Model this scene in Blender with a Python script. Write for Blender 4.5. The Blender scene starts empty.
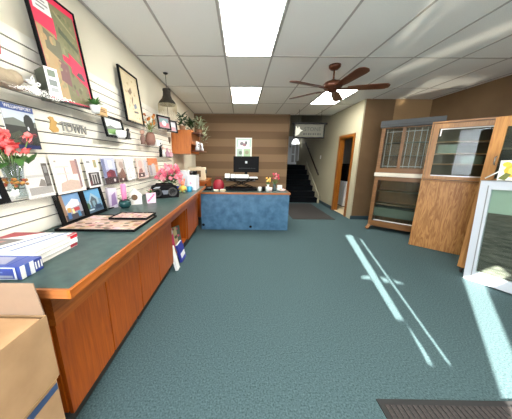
import bpy, bmesh, math, random
from mathutils import Vector, Matrix, Euler
from mathutils.geometry import tessellate_polygon
random.seed(7)
C = bpy.context.scene.collection
PI = math.pi
R = math.radians

# ------------------------------------------------------------------ materials
def lin(c):
    c = c / 255.0
    return c / 12.92 if c <= 0.04045 else ((c + 0.055) / 1.055) ** 2.4
def col(rgb): return (lin(rgb[0]), lin(rgb[1]), lin(rgb[2]), 1.0)
MATS = {}
def base(name):
    m = bpy.data.materials.new(name); m.use_nodes = True
    nt = m.node_tree
    return m, nt, nt.nodes['Principled BSDF']
def mat(rgb, rough=0.6, metal=0.0, var=0.06, scale=30.0, spec=0.5, name=None):
    key = (rgb, rough, metal, var, scale, spec)
    if key in MATS: return MATS[key]
    m, nt, b = base(name or 'surface_%d_%d_%d' % rgb)
    tc = nt.nodes.new('ShaderNodeTexCoord'); nz = nt.nodes.new('ShaderNodeTexNoise')
    nz.inputs['Scale'].default_value = scale; nz.inputs['Detail'].default_value = 3
    nt.links.new(tc.outputs['Object'], nz.inputs['Vector'])
    mx = nt.nodes.new('ShaderNodeMix'); mx.data_type = 'RGBA'
    c = col(rgb)
    mx.inputs[6].default_value = tuple(x * (1 - var) for x in c[:3]) + (1,)
    mx.inputs[7].default_value = tuple(min(1, x * (1 + var)) for x in c[:3]) + (1,)
    nt.links.new(nz.outputs['Fac'], mx.inputs[0])
    nt.links.new(mx.outputs[2], b.inputs['Base Color'])
    b.inputs['Roughness'].default_value = rough; b.inputs['Metallic'].default_value = metal
    b.inputs['Specular IOR Level'].default_value = spec
    MATS[key] = m
    return m
def two_tone(name, a, b_, scale, rough=0.6, detail=4, stretch=(1, 1, 1), lo=0.35, hi=0.65, bump=0.0, distortion=0.0, spec=0.5):
    m, nt, b = base(name)
    tc = nt.nodes.new('ShaderNodeTexCoord'); mp = nt.nodes.new('ShaderNodeMapping')
    mp.inputs['Scale'].default_value = stretch
    nt.links.new(tc.outputs['Object'], mp.inputs['Vector'])
    nz = nt.nodes.new('ShaderNodeTexNoise'); nz.inputs['Scale'].default_value = scale
    nz.inputs['Detail'].default_value = detail; nz.inputs['Distortion'].default_value = distortion
    nt.links.new(mp.outputs[0], nz.inputs['Vector'])
    rp = nt.nodes.new('ShaderNodeValToRGB')
    rp.color_ramp.elements[0].position = lo; rp.color_ramp.elements[1].position = hi
    rp.color_ramp.elements[0].color = col(a); rp.color_ramp.elements[1].color = col(b_)
    nt.links.new(nz.outputs['Fac'], rp.inputs[0]); nt.links.new(rp.outputs[0], b.inputs['Base Color'])
    b.inputs['Roughness'].default_value = rough
    b.inputs['Specular IOR Level'].default_value = spec
    if bump:
        bp = nt.nodes.new('ShaderNodeBump'); bp.inputs['Strength'].default_value = bump; bp.inputs['Distance'].default_value = 0.004
        nt.links.new(nz.outputs['Fac'], bp.inputs['Height']); nt.links.new(bp.outputs[0], b.inputs['Normal'])
    return m
def wood(name, a, b_, axis='z', rough=0.35, scale=9.0):
    st = {'x': (0.25, 6, 6), 'y': (6, 0.25, 6), 'z': (6, 6, 0.35)}[axis]
    return two_tone(name, a, b_, scale, rough, 5, st, 0.3, 0.7, 0.0, 1.2)
def glass(name, tint=(235, 245, 242), refl=0.12, dens=0.08, graze=0.5):
    m = bpy.data.materials.new(name); m.use_nodes = True; nt = m.node_tree; nt.nodes.clear()
    out = nt.nodes.new('ShaderNodeOutputMaterial')
    tr = nt.nodes.new('ShaderNodeBsdfTransparent'); gl = nt.nodes.new('ShaderNodeBsdfGlossy'); df = nt.nodes.new('ShaderNodeBsdfDiffuse')
    tr.inputs[0].default_value = col(tint); gl.inputs['Roughness'].default_value = 0.03; df.inputs[0].default_value = col(tint)
    lw = nt.nodes.new('ShaderNodeLayerWeight'); lw.inputs[0].default_value = 0.5
    pw = nt.nodes.new('ShaderNodeMath'); pw.operation = 'POWER'; pw.inputs[1].default_value = 5.0
    nt.links.new(lw.outputs['Facing'], pw.inputs[0])
    ad = nt.nodes.new('ShaderNodeMath'); ad.operation = 'MULTIPLY_ADD'; ad.use_clamp = True; ad.inputs[1].default_value = graze; ad.inputs[2].default_value = refl
    nt.links.new(pw.outputs[0], ad.inputs[0])
    m0 = nt.nodes.new('ShaderNodeMixShader'); m0.inputs[0].default_value = dens
    nt.links.new(tr.outputs[0], m0.inputs[1]); nt.links.new(df.outputs[0], m0.inputs[2])
    m1 = nt.nodes.new('ShaderNodeMixShader')
    nt.links.new(ad.outputs[0], m1.inputs[0]); nt.links.new(m0.outputs[0], m1.inputs[1]); nt.links.new(gl.outputs[0], m1.inputs[2])
    nt.links.new(m1.outputs[0], out.inputs[0])
    return m
def emit(name, rgb, s):
    m = bpy.data.materials.new(name); m.use_nodes = True; nt = m.node_tree
    b = nt.nodes['Principled BSDF']; b.inputs['Base Color'].default_value = (0.8, 0.8, 0.8, 1)
    b.inputs['Emission Color'].default_value = col(rgb); b.inputs['Emission Strength'].default_value = s
    return m

M_CARPET = two_tone('carpet_teal_loop', (49, 67, 70), (83, 103, 106), 95.0, 0.97, 4, (1, 1, 1), 0.3, 0.7, 0.6, spec=0.1)
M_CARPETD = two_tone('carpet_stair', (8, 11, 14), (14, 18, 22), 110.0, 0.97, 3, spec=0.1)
M_CREAM = mat((232, 224, 202), 0.8, var=0.03, scale=3)
M_HALL = mat((164, 158, 134), 0.8, var=0.03, scale=3)
M_SLAT = mat((240, 235, 220), 0.45, var=0.02, scale=4)
M_GROOVE = mat((58, 52, 44), 0.8)
M_BROWN = two_tone('wall_brown_paint', (100, 77, 50), (108, 85, 57), 3.0, 0.8)
M_TILE = two_tone('ceiling_tile_speckle', (228, 228, 222), (240, 240, 234), 130.0, 0.9, 3, spec=0.1)
M_GRID = mat((172, 168, 160), 0.5, var=0.02)
M_OAK = wood('oak_honey', (144, 64, 10), (180, 90, 16), 'z')
M_OAKY = wood('oak_edge_lengthwise', (156, 80, 24), (192, 108, 40), 'y')
M_OAKX = wood('oak_edge_crosswise', (150, 88, 44), (178, 108, 58), 'x')
M_OAKD = mat((96, 48, 18), 0.5)
M_CABW = wood('cabinet_oak_light', (150, 102, 54), (180, 132, 76), 'z', 0.4)
M_CABX = wood('cabinet_oak_light_rail', (150, 102, 54), (180, 132, 76), 'x', 0.4)
M_CAB1 = wood('cabinet_oak_brown', (104, 69, 34), (138, 96, 52), 'z', 0.4)
M_CAB1X = wood('cabinet_oak_brown_rail', (104, 69, 34), (138, 96, 52), 'x', 0.4)
M_LAMTOP = two_tone('laminate_teal_mottle', (40, 62, 61), (66, 88, 84), 14.0, 0.42, 8, (1, 1, 1), 0.3, 0.7)
M_LAMBLUE = two_tone('laminate_blue_mottle', (46, 86, 116), (78, 118, 148), 9.0, 0.4, 8, (1, 1, 1), 0.3, 0.7)
M_BLACK = mat((12, 12, 13), 0.6, spec=0.12)
M_BLACKG = mat((14, 14, 16), 0.15)
M_DARK = mat((52, 50, 48), 0.6)
M_WHITE = mat((238, 238, 234), 0.5, var=0.02)
M_WHITEP = mat((222, 226, 230), 0.35, var=0.02)
M_GREY = mat((140, 142, 144), 0.5)
M_STEEL = mat((170, 172, 174), 0.3, 0.9)
M_ACRYL = glass('clear_acrylic', (255, 255, 255), 0.015, 0.006, 0.12)
M_GLASS = glass('cabinet_glass', (236, 242, 238), 0.012, 0.004)
M_VASEG = glass('vase_glass', (240, 246, 248), 0.06, 0.04)
M_LEAF = mat((66, 112, 48), 0.55, var=0.25, scale=40)
M_LEAFD = mat((44, 72, 40), 0.6, var=0.3, scale=40)
M_STEM = mat((88, 120, 60), 0.6)
M_RED = mat((196, 32, 44), 0.5)
M_CORAL = mat((240, 122, 116), 0.6, var=0.15)
M_PINK = mat((244, 140, 156), 0.6, var=0.15)
M_CARD = two_tone('corrugated_card', (162, 126, 88), (180, 144, 104), 6.0, 0.85, 4)
M_CARDI = mat((138, 114, 92), 0.85)
M_BEIGE = mat((206, 190, 158), 0.7)
M_LIGHT = emit('troffer_diffuser', (255, 252, 244), 16.0)

# ------------------------------------------------------------------ geometry helpers
class MB:
    def __init__(self): self.bm = bmesh.new(); self.mi = 0; self.mats = []
    def use(self, m):
        if m not in self.mats: self.mats.append(m)
        self.mi = self.mats.index(m); return self
    def _mark(self, fs):
        for f in fs: f.material_index = self.mi
    def box(self, x0, x1, y0, y1, z0, z1, M=None, bev=0.0):
        n0 = set(self.bm.faces)
        g = bmesh.ops.create_cube(self.bm, size=1.0)
        vs = g['verts']
        for v in vs:
            v.co = Vector(((x0 + x1) / 2 + v.co.x * (x1 - x0), (y0 + y1) / 2 + v.co.y * (y1 - y0), (z0 + z1) / 2 + v.co.z * (z1 - z0)))
        if bev > 0:
            es = set(e for v in vs for e in v.link_edges)
            r = bmesh.ops.bevel(self.bm, geom=list(es), offset=bev, segments=2, affect='EDGES', profile=0.5)
            vs = list(set(v for f in set(self.bm.faces) - n0 for v in f.verts))
        if M is not None:
            for v in vs: v.co = M @ v.co
        self._mark(set(self.bm.faces) - n0); return self
    def tube(self, pts, r, seg=8, closed=True):
        pts = [Vector(p) for p in pts]
        rs = r if isinstance(r, (list, tuple)) else [r] * len(pts)
        rings = []
        for i, p in enumerate(pts):
            d = (pts[min(i + 1, len(pts) - 1)] - pts[max(i - 1, 0)]).normalized()
            a = d.orthogonal().normalized() if i == 0 else (prev - d * prev.dot(d)).normalized()
            prev = a
            b = d.cross(a)
            rings.append([self.bm.verts.new(p + (a * math.cos(2 * PI * k / seg) + b * math.sin(2 * PI * k / seg)) * rs[i]) for k in range(seg)])
        fs = []
        for i in range(len(rings) - 1):
            for k in range(seg):
                fs.append(self.bm.faces.new((rings[i][k], rings[i][(k + 1) % seg], rings[i + 1][(k + 1) % seg], rings[i + 1][k])))
        if closed:
            fs.append(self.bm.faces.new(rings[0][::-1])); fs.append(self.bm.faces.new(rings[-1]))
        for f in fs: f.smooth = True
        self._mark(fs); return self
    def lathe(self, prof, c=(0, 0, 0), seg=20, M=None):
        rings = []
        for r, z in prof:
            if r < 1e-5: rings.append([self.bm.verts.new((c[0], c[1], c[2] + z))])
            else: rings.append([self.bm.verts.new((c[0] + r * math.cos(2 * PI * k / seg), c[1] + r * math.sin(2 * PI * k / seg), c[2] + z)) for k in range(seg)])
        fs = []
        for a, b in zip(rings, rings[1:]):
            for k in range(seg):
                k2 = (k + 1) % seg
                if len(a) == 1 and len(b) == 1: continue
                if len(a) == 1: fs.append(self.bm.faces.new((a[0], b[k2], b[k])))
                elif len(b) == 1: fs.append(self.bm.faces.new((a[k], a[k2], b[0])))
                else: fs.append(self.bm.faces.new((a[k], a[k2], b[k2], b[k])))
        for f in fs: f.smooth = True
        if M is not None:
            for rg in rings:
                for v in rg: v.co = M @ v.co
        self._mark(fs); return self
    def ball(self, c, r, sub=2, M=None):
        n0 = set(self.bm.faces)
        g = bmesh.ops.create_icosphere(self.bm, subdivisions=sub, radius=1.0)
        r3 = r if isinstance(r, (tuple, list)) else (r, r, r)
        for v in g['verts']:
            co = Vector((v.co.x * r3[0], v.co.y * r3[1], v.co.z * r3[2]))
            if M is not None: co = M @ co
            v.co = co + Vector(c)
        fs = set(self.bm.faces) - n0
        for f in fs: f.smooth = True
        self._mark(fs); return self
    def face(self, pts):
        f = self.bm.faces.new([self.bm.verts.new(p) for p in pts]); f.material_index = self.mi; return self
    def prism(self, pts, d):               # polygon pts extruded by vector d
        d = Vector(d); a = [self.bm.verts.new(p) for p in pts]; b = [self.bm.verts.new(Vector(p) + d) for p in pts]
        n = len(pts); fs = [self.bm.faces.new(a[::-1]), self.bm.faces.new(b)]
        for k in range(n): fs.append(self.bm.faces.new((a[k], a[(k + 1) % n], b[(k + 1) % n], b[k])))
        self._mark(fs); return self
    def leaf(self, p, d, L, w, up=(0, 0, 1), bend=0.25):
        p = Vector(p); d = Vector(d).normalized(); s = d.cross(Vector(up))
        if s.length < 1e-3: s = Vector((1, 0, 0))
        s.normalize(); n = s.cross(d)
        q = [p, p + d * L * .35 + s * w - n * L * .02, p + d * L * .75 + s * w * .6 - n * L * bend * .5, p + d * L - n * L * bend,
             p + d * L * .75 - s * w * .6 - n * L * bend * .5, p + d * L * .35 - s * w - n * L * .02]
        mid = [p + d * L * .35 - n * L * .05, p + d * L * .75 - n * L * (bend * .5 + .03)]
        V = [self.bm.verts.new(x) for x in q]; W = [self.bm.verts.new(x) for x in mid]
        fs = [self.bm.faces.new(x) for x in ((V[0], V[1], W[0]), (V[1], V[2], W[1], W[0]), (V[2], V[3], W[1]), (V[3], V[4], W[1]), (V[4], V[5], W[0], W[1]), (V[5], V[0], W[0]))]
        self._mark(fs); return self
    def build(self, name, m=None, parent=None, kind=None, label=None):
        me = bpy.data.meshes.new(name)
        bmesh.ops.recalc_face_normals(self.bm, faces=self.bm.faces[:]) if len(self.bm.faces) < 4000 else None
        self.bm.to_mesh(me); self.bm.free()
        if self.mats:
            for x in self.mats: me.materials.append(x)
        elif m: me.materials.append(m)
        o = bpy.data.objects.new(name, me); C.objects.link(o)
        if parent is not None: o.parent = parent
        if kind: o['kind'] = kind
        if label: o['label'] = label
        return o
def box(name, m, x0, x1, y0, y1, z0, z1, parent=None, kind=None, bev=0.0, label=None):
    return MB().box(x0, x1, y0, y1, z0, z1, bev=bev).build(name, m, parent, kind, label)
def thing(name, label, cat, loc=(0, 0, 0), rz=0.0, rx=0.0, ry=0.0, group=None):
    o = bpy.data.objects.new(name, None); C.objects.link(o)
    o.empty_display_size = 0.05
    o.location = loc; o.rotation_euler = (rx, ry, rz); o['label'] = label; o['category'] = cat
    if group: o['group'] = group
    return o
def tag(o, label, cat, group=None):
    o['label'] = label; o['category'] = cat
    if group: o['group'] = group
    return o
def struct(o, label=None):
    o['kind'] = 'structure'
    if label: o['label'] = label
    return o
def sbox(name, m, *a, **k): return box(name, m, *a, kind='structure', **k)
def copy_tree(o, loc=None, rz=None, label=None):
    c = o.copy(); C.objects.link(c)
    if loc is not None: c.location = loc
    if rz is not None: c.rotation_euler.z = rz
    if label: c['label'] = label
    for ch in list(o.children):
        d = ch.copy(); C.objects.link(d); d.parent = c
        for g in list(ch.children):
            e = g.copy(); C.objects.link(e); e.parent = d
    return c
def text(s, name, m, size, loc, parent, rot=(PI / 2, 0, 0), ext=0.0006, align='CENTER', sx=1.0):
    cu = bpy.data.curves.new(name, 'FONT'); cu.body = s; cu.size = size; cu.extrude = ext; cu.align_x = align; cu.align_y = 'CENTER'
    tmp = bpy.data.objects.new(name + '_tmp', cu); C.objects.link(tmp)
    dg = bpy.context.evaluated_depsgraph_get(); dg.update()
    me = bpy.data.meshes.new_from_object(tmp.evaluated_get(dg))
    bpy.data.objects.remove(tmp); bpy.data.curves.remove(cu)
    me.materials.clear(); me.materials.append(m)
    me.transform(Matrix.Translation(loc) @ Euler(rot).to_matrix().to_4x4() @ Matrix.Diagonal((sx, 1, 1, 1)))
    o = bpy.data.objects.new(name, me); C.objects.link(o); o.parent = parent
    return o
# flat artwork: list of (rgb, polygon in 0..1 u,v) laid as thin layers on the plane y=y0, facing -y, in a w x h sheet with lower-left (x0,z0)
def art(name, polys, x0, z0, w, h, y0, parent, bg=(240, 238, 230), rough=0.45):
    mb = MB().use(mat(bg, rough)); mb.box(x0, x0 + w, y0, y0 + 0.002, z0, z0 + h)
    for i, (c, pg) in enumerate(polys):
        mb.use(c if not isinstance(c, tuple) else mat(c, rough, var=0.1, scale=60))
        y = y0 - 0.00005 * (i + 1)
        mb.face([(x0 + u * w, y, z0 + v * h) for u, v in pg])
    return mb.build(name, None, parent)
def rc(u0, v0, u1, v1): return [(u0, v0), (u1, v0), (u1, v1), (u0, v1)]
def ell(u, v, a, b, n=10, ph=0): return [(u + a * math.cos(2 * PI * k / n + ph), v + b * math.sin(2 * PI * k / n + ph)) for k in range(n)]
def scatter(n, cols, u0, v0, u1, v1, s0, s1, seed=1):
    r = random.Random(seed); out = []
    for _ in range(n):
        s = r.uniform(s0, s1)
        u = min(max(r.uniform(u0, u1), u0 + s), u1 - s); v = min(max(r.uniform(v0, v1), v0 + s), v1 - s)
        k = r.randint(5, 8)
        out.append((r.choice(cols), ell(u, v, s, s * r.uniform(.5, 1.0), k, r.uniform(0, 6))))
    return out
def frame(w, h, fw, d, m, parent, name='frame'):           # rectangular border, back at y=0, front at y=-d
    mb = MB()
    mb.box(0, w, -d, 0, 0, fw); mb.box(0, w, -d, 0, h - fw, h); mb.box(0, fw, -d, 0, fw, h - fw); mb.box(w - fw, w, -d, 0, fw, h - fw)
    return mb.build(name, m, parent)
# ------------------------------------------------------------------ the room
H = 2.80
sbox('floor', M_CARPET, -1.5, 4.4, -1.7, 10.7, -0.06, 0.0)
cl = MB().box(-1.5, 4.4, -1.7, 7.13, H, H + 0.05).build('ceiling', M_TILE, kind='structure')
g = MB()
for i in range(9):
    x = -0.862 + 0.632 * i
    g.box(x - 0.012, x + 0.012, -1.6, 7.1, H - 0.004, H + 0.002)
for j in range(8):
    y = -1.67 + 1.235 * j
    if y > -1.6: g.box(-1.44, 4.3, y - 0.012, y + 0.012, H - 0.0042, H + 0.002)
g.box(-1.445, -1.42, -1.6, 7.03, H - 0.006, H + 0.002)
g.build('trim_1', M_GRID, kind='structure', label='pale grey metal grid of the suspended ceiling')
sbox('wall_left', M_CREAM, -1.56, -1.452, -1.7, 7.1, 0, H)
s = MB()
s.use(M_SLAT)
zs = [0.927] + [1.021 + 0.076 * k for k in range(17)]
for a, b in zip(zs, zs[1:]): s.box(-1.444, -1.430, 0.1, 4.58, a + 0.0045, b - 0.0045)
s.use(M_GROOVE).box(-1.4515, -1.446, 0.1, 4.58, 0.927, 2.237)
s.build('trim_2', kind='structure', label='off-white slatwall panelling with horizontal grooves')
# striped wall behind the desk
m, nt, b = base('wall_stripes_brown')
tc = nt.nodes.new('ShaderNodeTexCoord'); sp = nt.nodes.new('ShaderNodeSeparateXYZ'); nt.links.new(tc.outputs['Object'], sp.inputs[0])
ml = nt.nodes.new('ShaderNodeMath'); ml.operation = 'MULTIPLY'; ml.inputs[1].default_value = 1 / 0.46; nt.links.new(sp.outputs[2], ml.inputs[0])
fr = nt.nodes.new('ShaderNodeMath'); fr.operation = 'FRACT'; nt.links.new(ml.outputs[0], fr.inputs[0])
gt = nt.nodes.new('ShaderNodeMath'); gt.operation = 'GREATER_THAN'; gt.inputs[1].default_value = 0.5; nt.links.new(fr.outputs[0], gt.inputs[0])
mx = nt.nodes.new('ShaderNodeMix'); mx.data_type = 'RGBA'; mx.inputs[6].default_value = col((120, 95, 67)); mx.inputs[7].default_value = col((100, 76, 49))
nt.links.new(gt.outputs[0], mx.inputs[0]); nt.links.new(mx.outputs[2], b.inputs['Base Color']); b.inputs['Roughness'].default_value = 0.75
M_STRIPE = m
sbox('wall_back', M_STRIPE, -1.5, 1.49, 7.03, 7.13, 0, H)
# stairwell
sbox('wall_stair_left', M_BROWN, 1.39, 1.49, 7.13, 10.6, 0, 4.0)
sbox('wall_stair_back', M_HALL, 1.39, 2.9, 10.6, 10.7, 0, 4.0)
sbox('wall_stair_header', M_HALL, 1.39, 2.9, 7.03, 7.13, H + 0.05, 4.0)
sbox('ceiling_stair', M_TILE, 1.39, 2.9, 7.03, 10.7, 4.0, 4.05)
# hall wall with the doorway
D0, D1, DZ = 5.56, 6.28, 2.03
hw = MB(); HX0, HX1 = 2.78, 2.89
hw.box(HX0, HX1, 5.27, D0, 0, H); hw.box(HX0, HX1, D1, 10.6, 0, H); hw.box(HX0, HX1, D0, D1, DZ, H); hw.box(HX0, HX1, 7.13, 10.6, H, 4.0)
hw.build('wall_hall', M_HALL, kind='structure')
sbox('wall_back_right', M_BROWN, 2.81, 3.46, 5.262, 5.36, 0, H)
sbox('wall_back_right_paler', mat((146, 118, 82), 0.8), 3.46, 4.4, 5.258, 5.36, 0, H)  # right part of the back wall, given a paler tone
sbox('wall_right', M_BROWN, 4.28, 4.4, -1.7, 5.30, 0, H)
sbox('baseboard_hall', mat((40, 62, 70), 0.7), 2.765, 2.781, 6.37, 7.6, 0, 0.09)
sbox('baseboard_back_right', mat((40, 62, 70), 0.7), 2.782, 4.28, 5.247, 5.263, 0, 0.09)
# doorway: casing + jamb
d = MB()
M_CASE = wood('door_casing_oak', (112, 64, 16), (142, 86, 26), 'z')
d.use(M_CASE)
d.box(2.758, 2.781, D0 - 0.075, D0, 0, DZ + 0.075); d.box(2.758, 2.781, D1, D1 + 0.075, 0, DZ + 0.075); d.box(2.758, 2.781, D0, D1, DZ, DZ + 0.075)
d.box(2.779, 2.895, D0 - 0.001, D0 + 0.018, 0, DZ); d.box(2.779, 2.895, D1 - 0.018, D1 + 0.001, 0, DZ); d.box(2.779, 2.895, D0, D1, DZ - 0.018, DZ + 0.001)
d.build('door_1', kind='structure', label='oak cased doorway opening into a dark side room')
# side room
M_SIDE = mat((150, 144, 132), 0.85)
sbox('wall_side_room_back', M_SIDE, 2.89, 4.4, 8.0, 8.1, 0, H); sbox('wall_side_room_right', M_SIDE, 4.4, 4.5, 5.3, 8.1, 0, H)
sbox('ceiling_side_room', M_SIDE, 2.8, 4.5, 5.3, 8.1, H, H + 0.05)
sbox('floor_side_room', mat((214, 196, 158), 0.5), 2.80, 4.4, D0 + 0.018, 8.0, 0.0, 0.006)
sc = thing('storage_chest', 'low white chest seen through the oak cased doorway', 'chest', (3.55, 6.95, 0.006))
box('body', M_WHITE, -0.30, 0.30, -0.26, 0.42, 0.03, 0.76, sc); box('lid', M_WHITE, -0.31, 0.31, -0.27, 0.43, 0.76, 0.80, sc); box('plinth', M_DARK, -0.28, 0.28, -0.24, 0.40, 0, 0.03, sc)
bx = thing('storage_bin', 'black bin standing on the white chest in the side room', 'bin', (3.55, 6.98, 0.806))
box('body', M_BLACK, -0.27, 0.27, -0.22, 0.30, 0, 0.50, bx, bev=0.02); box('lid', M_BLACK, -0.28, 0.28, -0.23, 0.31, 0.50, 0.54, bx)
# unseen front wall (behind the camera), its openings invented to shape the sun streaks
SUN = (0.267, 0.964)
def rect(x0, x1, z0, z1): return [(x0, z0), (x1, z0), (x1, z1), (x0, z1)]
HOLES = [[(0.564, 1.235), (0.637, 1.235), (0.684, 2.12), (0.545, 2.12)], [(0.603, 1.065), (0.645, 1.065), (0.652, 1.12), (0.644, 1.21), (0.632, 1.21)], [(0.753, 1.065), (0.778, 1.065), (0.812, 2.04), (0.780, 2.04)],
         [(0.785, 0.88), (0.972, 0.88), (1.363, 1.127), (1.93, 1.486), (2.0, 1.62), (1.93, 1.74), (1.80, 1.57)], [(0.27, 1.52), (0.552, 1.497), (0.552, 1.541)], [(0.685, 1.480), (0.755, 1.472), (0.755, 1.515), (0.685, 1.530)], [(0.822, 1.468), (0.95, 1.464), (0.822, 1.506)],
         rect(1.65, 2.5, 0.05, 0.86), rect(-1.2, 0.40, 0.95, 2.55), rect(2.75, 4.15, 1.00, 2.45)]
X0_, X1_ = -1.5, 4.35
levels = sorted(set([0.0, H] + [z for h in HOLES for _, z in h]))
fw = MB()
def edge_x(e, z):
    (xa, za), (xb, zb) = e
    return xa + (xb - xa) * (z - za) / (zb - za)
for za, zb in zip(levels, levels[1:]):
    if zb - za < 1e-6: continue
    zm = (za + zb) / 2; spans = []
    for h in HOLES:
        es = [(h[i], h[(i + 1) % len(h)]) for i in range(len(h))]
        es = [e for e in es if min(e[0][1], e[1][1]) < zm < max(e[0][1], e[1][1])]
        if len(es) == 2: spans.append(sorted(es, key=lambda e: edge_x(e, zm)))
    spans.sort(key=lambda p: edge_x(p[0], zm))
    la = lb = X0_
    for l_, r_ in [tuple(q_) for q_ in spans] + [(None, None)]:
        ra, rb = (edge_x(l_, za), edge_x(l_, zb)) if l_ else (X1_, X1_)
        fw.prism([(la, -1.56, za), (ra, -1.56, za), (rb, -1.56, zb), (lb, -1.56, zb)], (0, 0.02, 0))
        if r_: la, lb = edge_x(r_, za), edge_x(r_, zb)
fw.build('wall_front', M_CREAM, kind='structure')
# unseen front windows; solid blinds added to shut out the sun behind the lamps
M_BLIND = mat((240, 240, 234), 0.9)
for n, (x0, x1, z0, z1) in enumerate([(-1.2, 0.40, 0.95, 2.55), (2.75, 4.15, 1.00, 2.45)]):
    w = MB().use(M_BLIND).box(x0 - 0.02, x1 + 0.02, -1.59, -1.575, z0 - 0.02, z1 + 0.02)
    w.use(M_WHITE).box(x0 - 0.05, x0, -1.539, -1.52, z0 - 0.05, z1 + 0.05).box(x1, x1 + 0.05, -1.539, -1.52, z0 - 0.05, z1 + 0.05)
    w.box(x0, x1, -1.539, -1.52, z1, z1 + 0.05).box(x0, x1, -1.539, -1.52, z0 - 0.05, z0)
    w.build('window_%d' % (n + 1), kind='structure', label='unseen front window with an added blind that keeps the sun out')
# ceiling lights
def light(x, y, label):
    t = thing('ceiling_light', label, 'ceiling light', (x, y, H), group='recessed fluorescent ceiling panels')
    f = MB()
    f.box(-0.304, 0.304, -0.605, -0.587, -0.010, 0); f.box(-0.304, 0.304, 0.587, 0.605, -0.010, 0); f.box(-0.304, -0.288, -0.587, 0.587, -0.010, 0); f.box(0.288, 0.304, -0.587, 0.587, -0.010, 0)
    f.build('frame', M_WHITE, t); box('diffuser', M_LIGHT, -0.288, 0.288, -0.587, 0.587, -0.007, -0.002, t)
    return t
L1 = light(0.086, 2.652, 'large lit ceiling panel nearest the viewer, cut by the top of the picture')
for (x, y, lb) in [(0.086, 5.122, 'lit ceiling panel in front of the striped wall, straight above the desk'), (1.982, 5.122, 'lit ceiling panel behind the brown ceiling fan'), (1.35, 0.18, 'lit ceiling panel above the viewer')]:
    copy_tree(L1, (x, y, H), label=lb)
# stairs: one thing
st = thing('staircase', 'dark carpeted stairs rising beside the striped wall', 'stairs', (1.495, 7.35, 0))
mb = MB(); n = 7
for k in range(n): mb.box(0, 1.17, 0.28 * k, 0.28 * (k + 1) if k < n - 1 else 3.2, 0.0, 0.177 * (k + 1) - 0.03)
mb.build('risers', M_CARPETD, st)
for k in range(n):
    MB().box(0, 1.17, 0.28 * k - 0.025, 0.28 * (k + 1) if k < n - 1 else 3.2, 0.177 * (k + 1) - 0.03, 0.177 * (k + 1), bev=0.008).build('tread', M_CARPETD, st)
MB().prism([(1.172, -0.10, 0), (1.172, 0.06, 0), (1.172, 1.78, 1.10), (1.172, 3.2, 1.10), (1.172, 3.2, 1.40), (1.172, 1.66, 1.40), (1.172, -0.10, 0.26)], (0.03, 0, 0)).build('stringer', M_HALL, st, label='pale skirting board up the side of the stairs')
hr = thing('handrail', 'dark wooden handrail fixed to the wall beside the stairs', 'handrail', (2.70, 7.55, 0.95))
MB().tube([(0, 0, 0), (0, 1.85, 1.22)], 0.026, 10).build('rail', mat((44, 30, 20), 0.4), hr)
for k in (0.15, 0.8): MB().tube([(0.0, 1.85 * k, 1.22 * k), (0.05, 1.85 * k, 1.22 * k - 0.03), (0.078, 1.85 * k, 1.22 * k - 0.03)], 0.010, 6).build('bracket', M_DARK, hr)
# door with lit fanlight at the head of the stairs
dd = MB().use(M_WHITEP)
dd.box(2.20, 2.76, 10.555, 10.598, 1.24, 2.52)
dd.use(emit('daylight_fanlight', (255, 255, 250), 2.2))
dd.prism([(2.57 + 0.17 * math.cos(PI * k / 12), 10.545, 2.18 + 0.23 * math.sin(PI * k / 12)) for k in range(13)], (0, 0.008, 0))
dd.use(mat((150, 150, 148), 0.5))
for zz in (1.34, 1.74): dd.box(2.42, 2.54, 10.548, 10.556, zz, zz + 0.34).box(2.60, 2.72, 10.548, 10.556, zz, zz + 0.45)
dd.use(M_DARK).box(2.30, 2.34, 10.52, 10.555, 2.02, 2.10)
dd.build('door_2', kind='structure', label='white panelled door with a lit half-round fanlight at the top of the stairs')
# light switches on the hall wall
sw = thing('light_switch', 'white light switch plate on the hall wall', 'light switch', (2.78, 7.70, 1.55), rz=-PI / 2)
box('plate', M_WHITE, -0.045, 0.045, -0.008, 0, -0.06, 0.06, sw, bev=0.002); box('toggle', M_WHITE, -0.008, 0.008, -0.018, -0.008, -0.014, 0.014, sw)
# hanging sign
sg = thing('hanging_sign', 'dark framed signboard hanging at the foot of the stairs', 'sign', (1.47, 6.35, 2.05))
W_, H_ = 0.86, 0.37
MB().box(-0.05, W_ + 0.06, -0.03, 0.03, H_ + 0.0, H_ + 0.04).build('top_bar', M_BLACK, sg)
mb = MB(); mb.box(0, W_, -0.02, 0.02, 0, 0.03).box(0, 0.03, -0.02, 0.02, 0.03, H_).box(W_ - 0.03, W_, -0.02, 0.02, 0.03, H_).build('frame', M_BLACK, sg)
box('board', mat((66, 66, 56), 0.7), 0.03, W_ - 0.03, -0.008, 0.008, 0.03, H_, sg)
M_SIGN = mat((26, 26, 23), 0.7)
text('STONE', 'lettering', M_SIGN, 0.15, (0.52, -0.0105, 0.235), sg, sx=1.0)
for k in range(8): box('small_letter', M_SIGN, 0.27 + 0.065 * k, 0.27 + 0.065 * k + 0.045 - 0.012 * (k % 2), -0.011, -0.008, 0.08, 0.135, sg)
MB().prism([(0.05, -0.009, 0.05), (0.15, -0.009, 0.10), (0.19, -0.009, 0.17), (0.25, -0.009, 0.20), (0.18, -0.009, 0.23), (0.14, -0.009, 0.31), (0.11, -0.009, 0.25), (0.05, -0.009, 0.32)], (0, -0.008, 0)).build('glare_shape', mat((176, 176, 166), .6), sg, label='white glare on the sign, modelled as a bird-like shape')  # glare on the board, modelled as a pale raised shape
for x in (0.12, W_ - 0.12): MB().tube([(x, 0, H_ + 0.03), (x, 0, H - 2.05 - 0.002)], 0.004, 6).build('hanger', M_DARK, sg)
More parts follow.
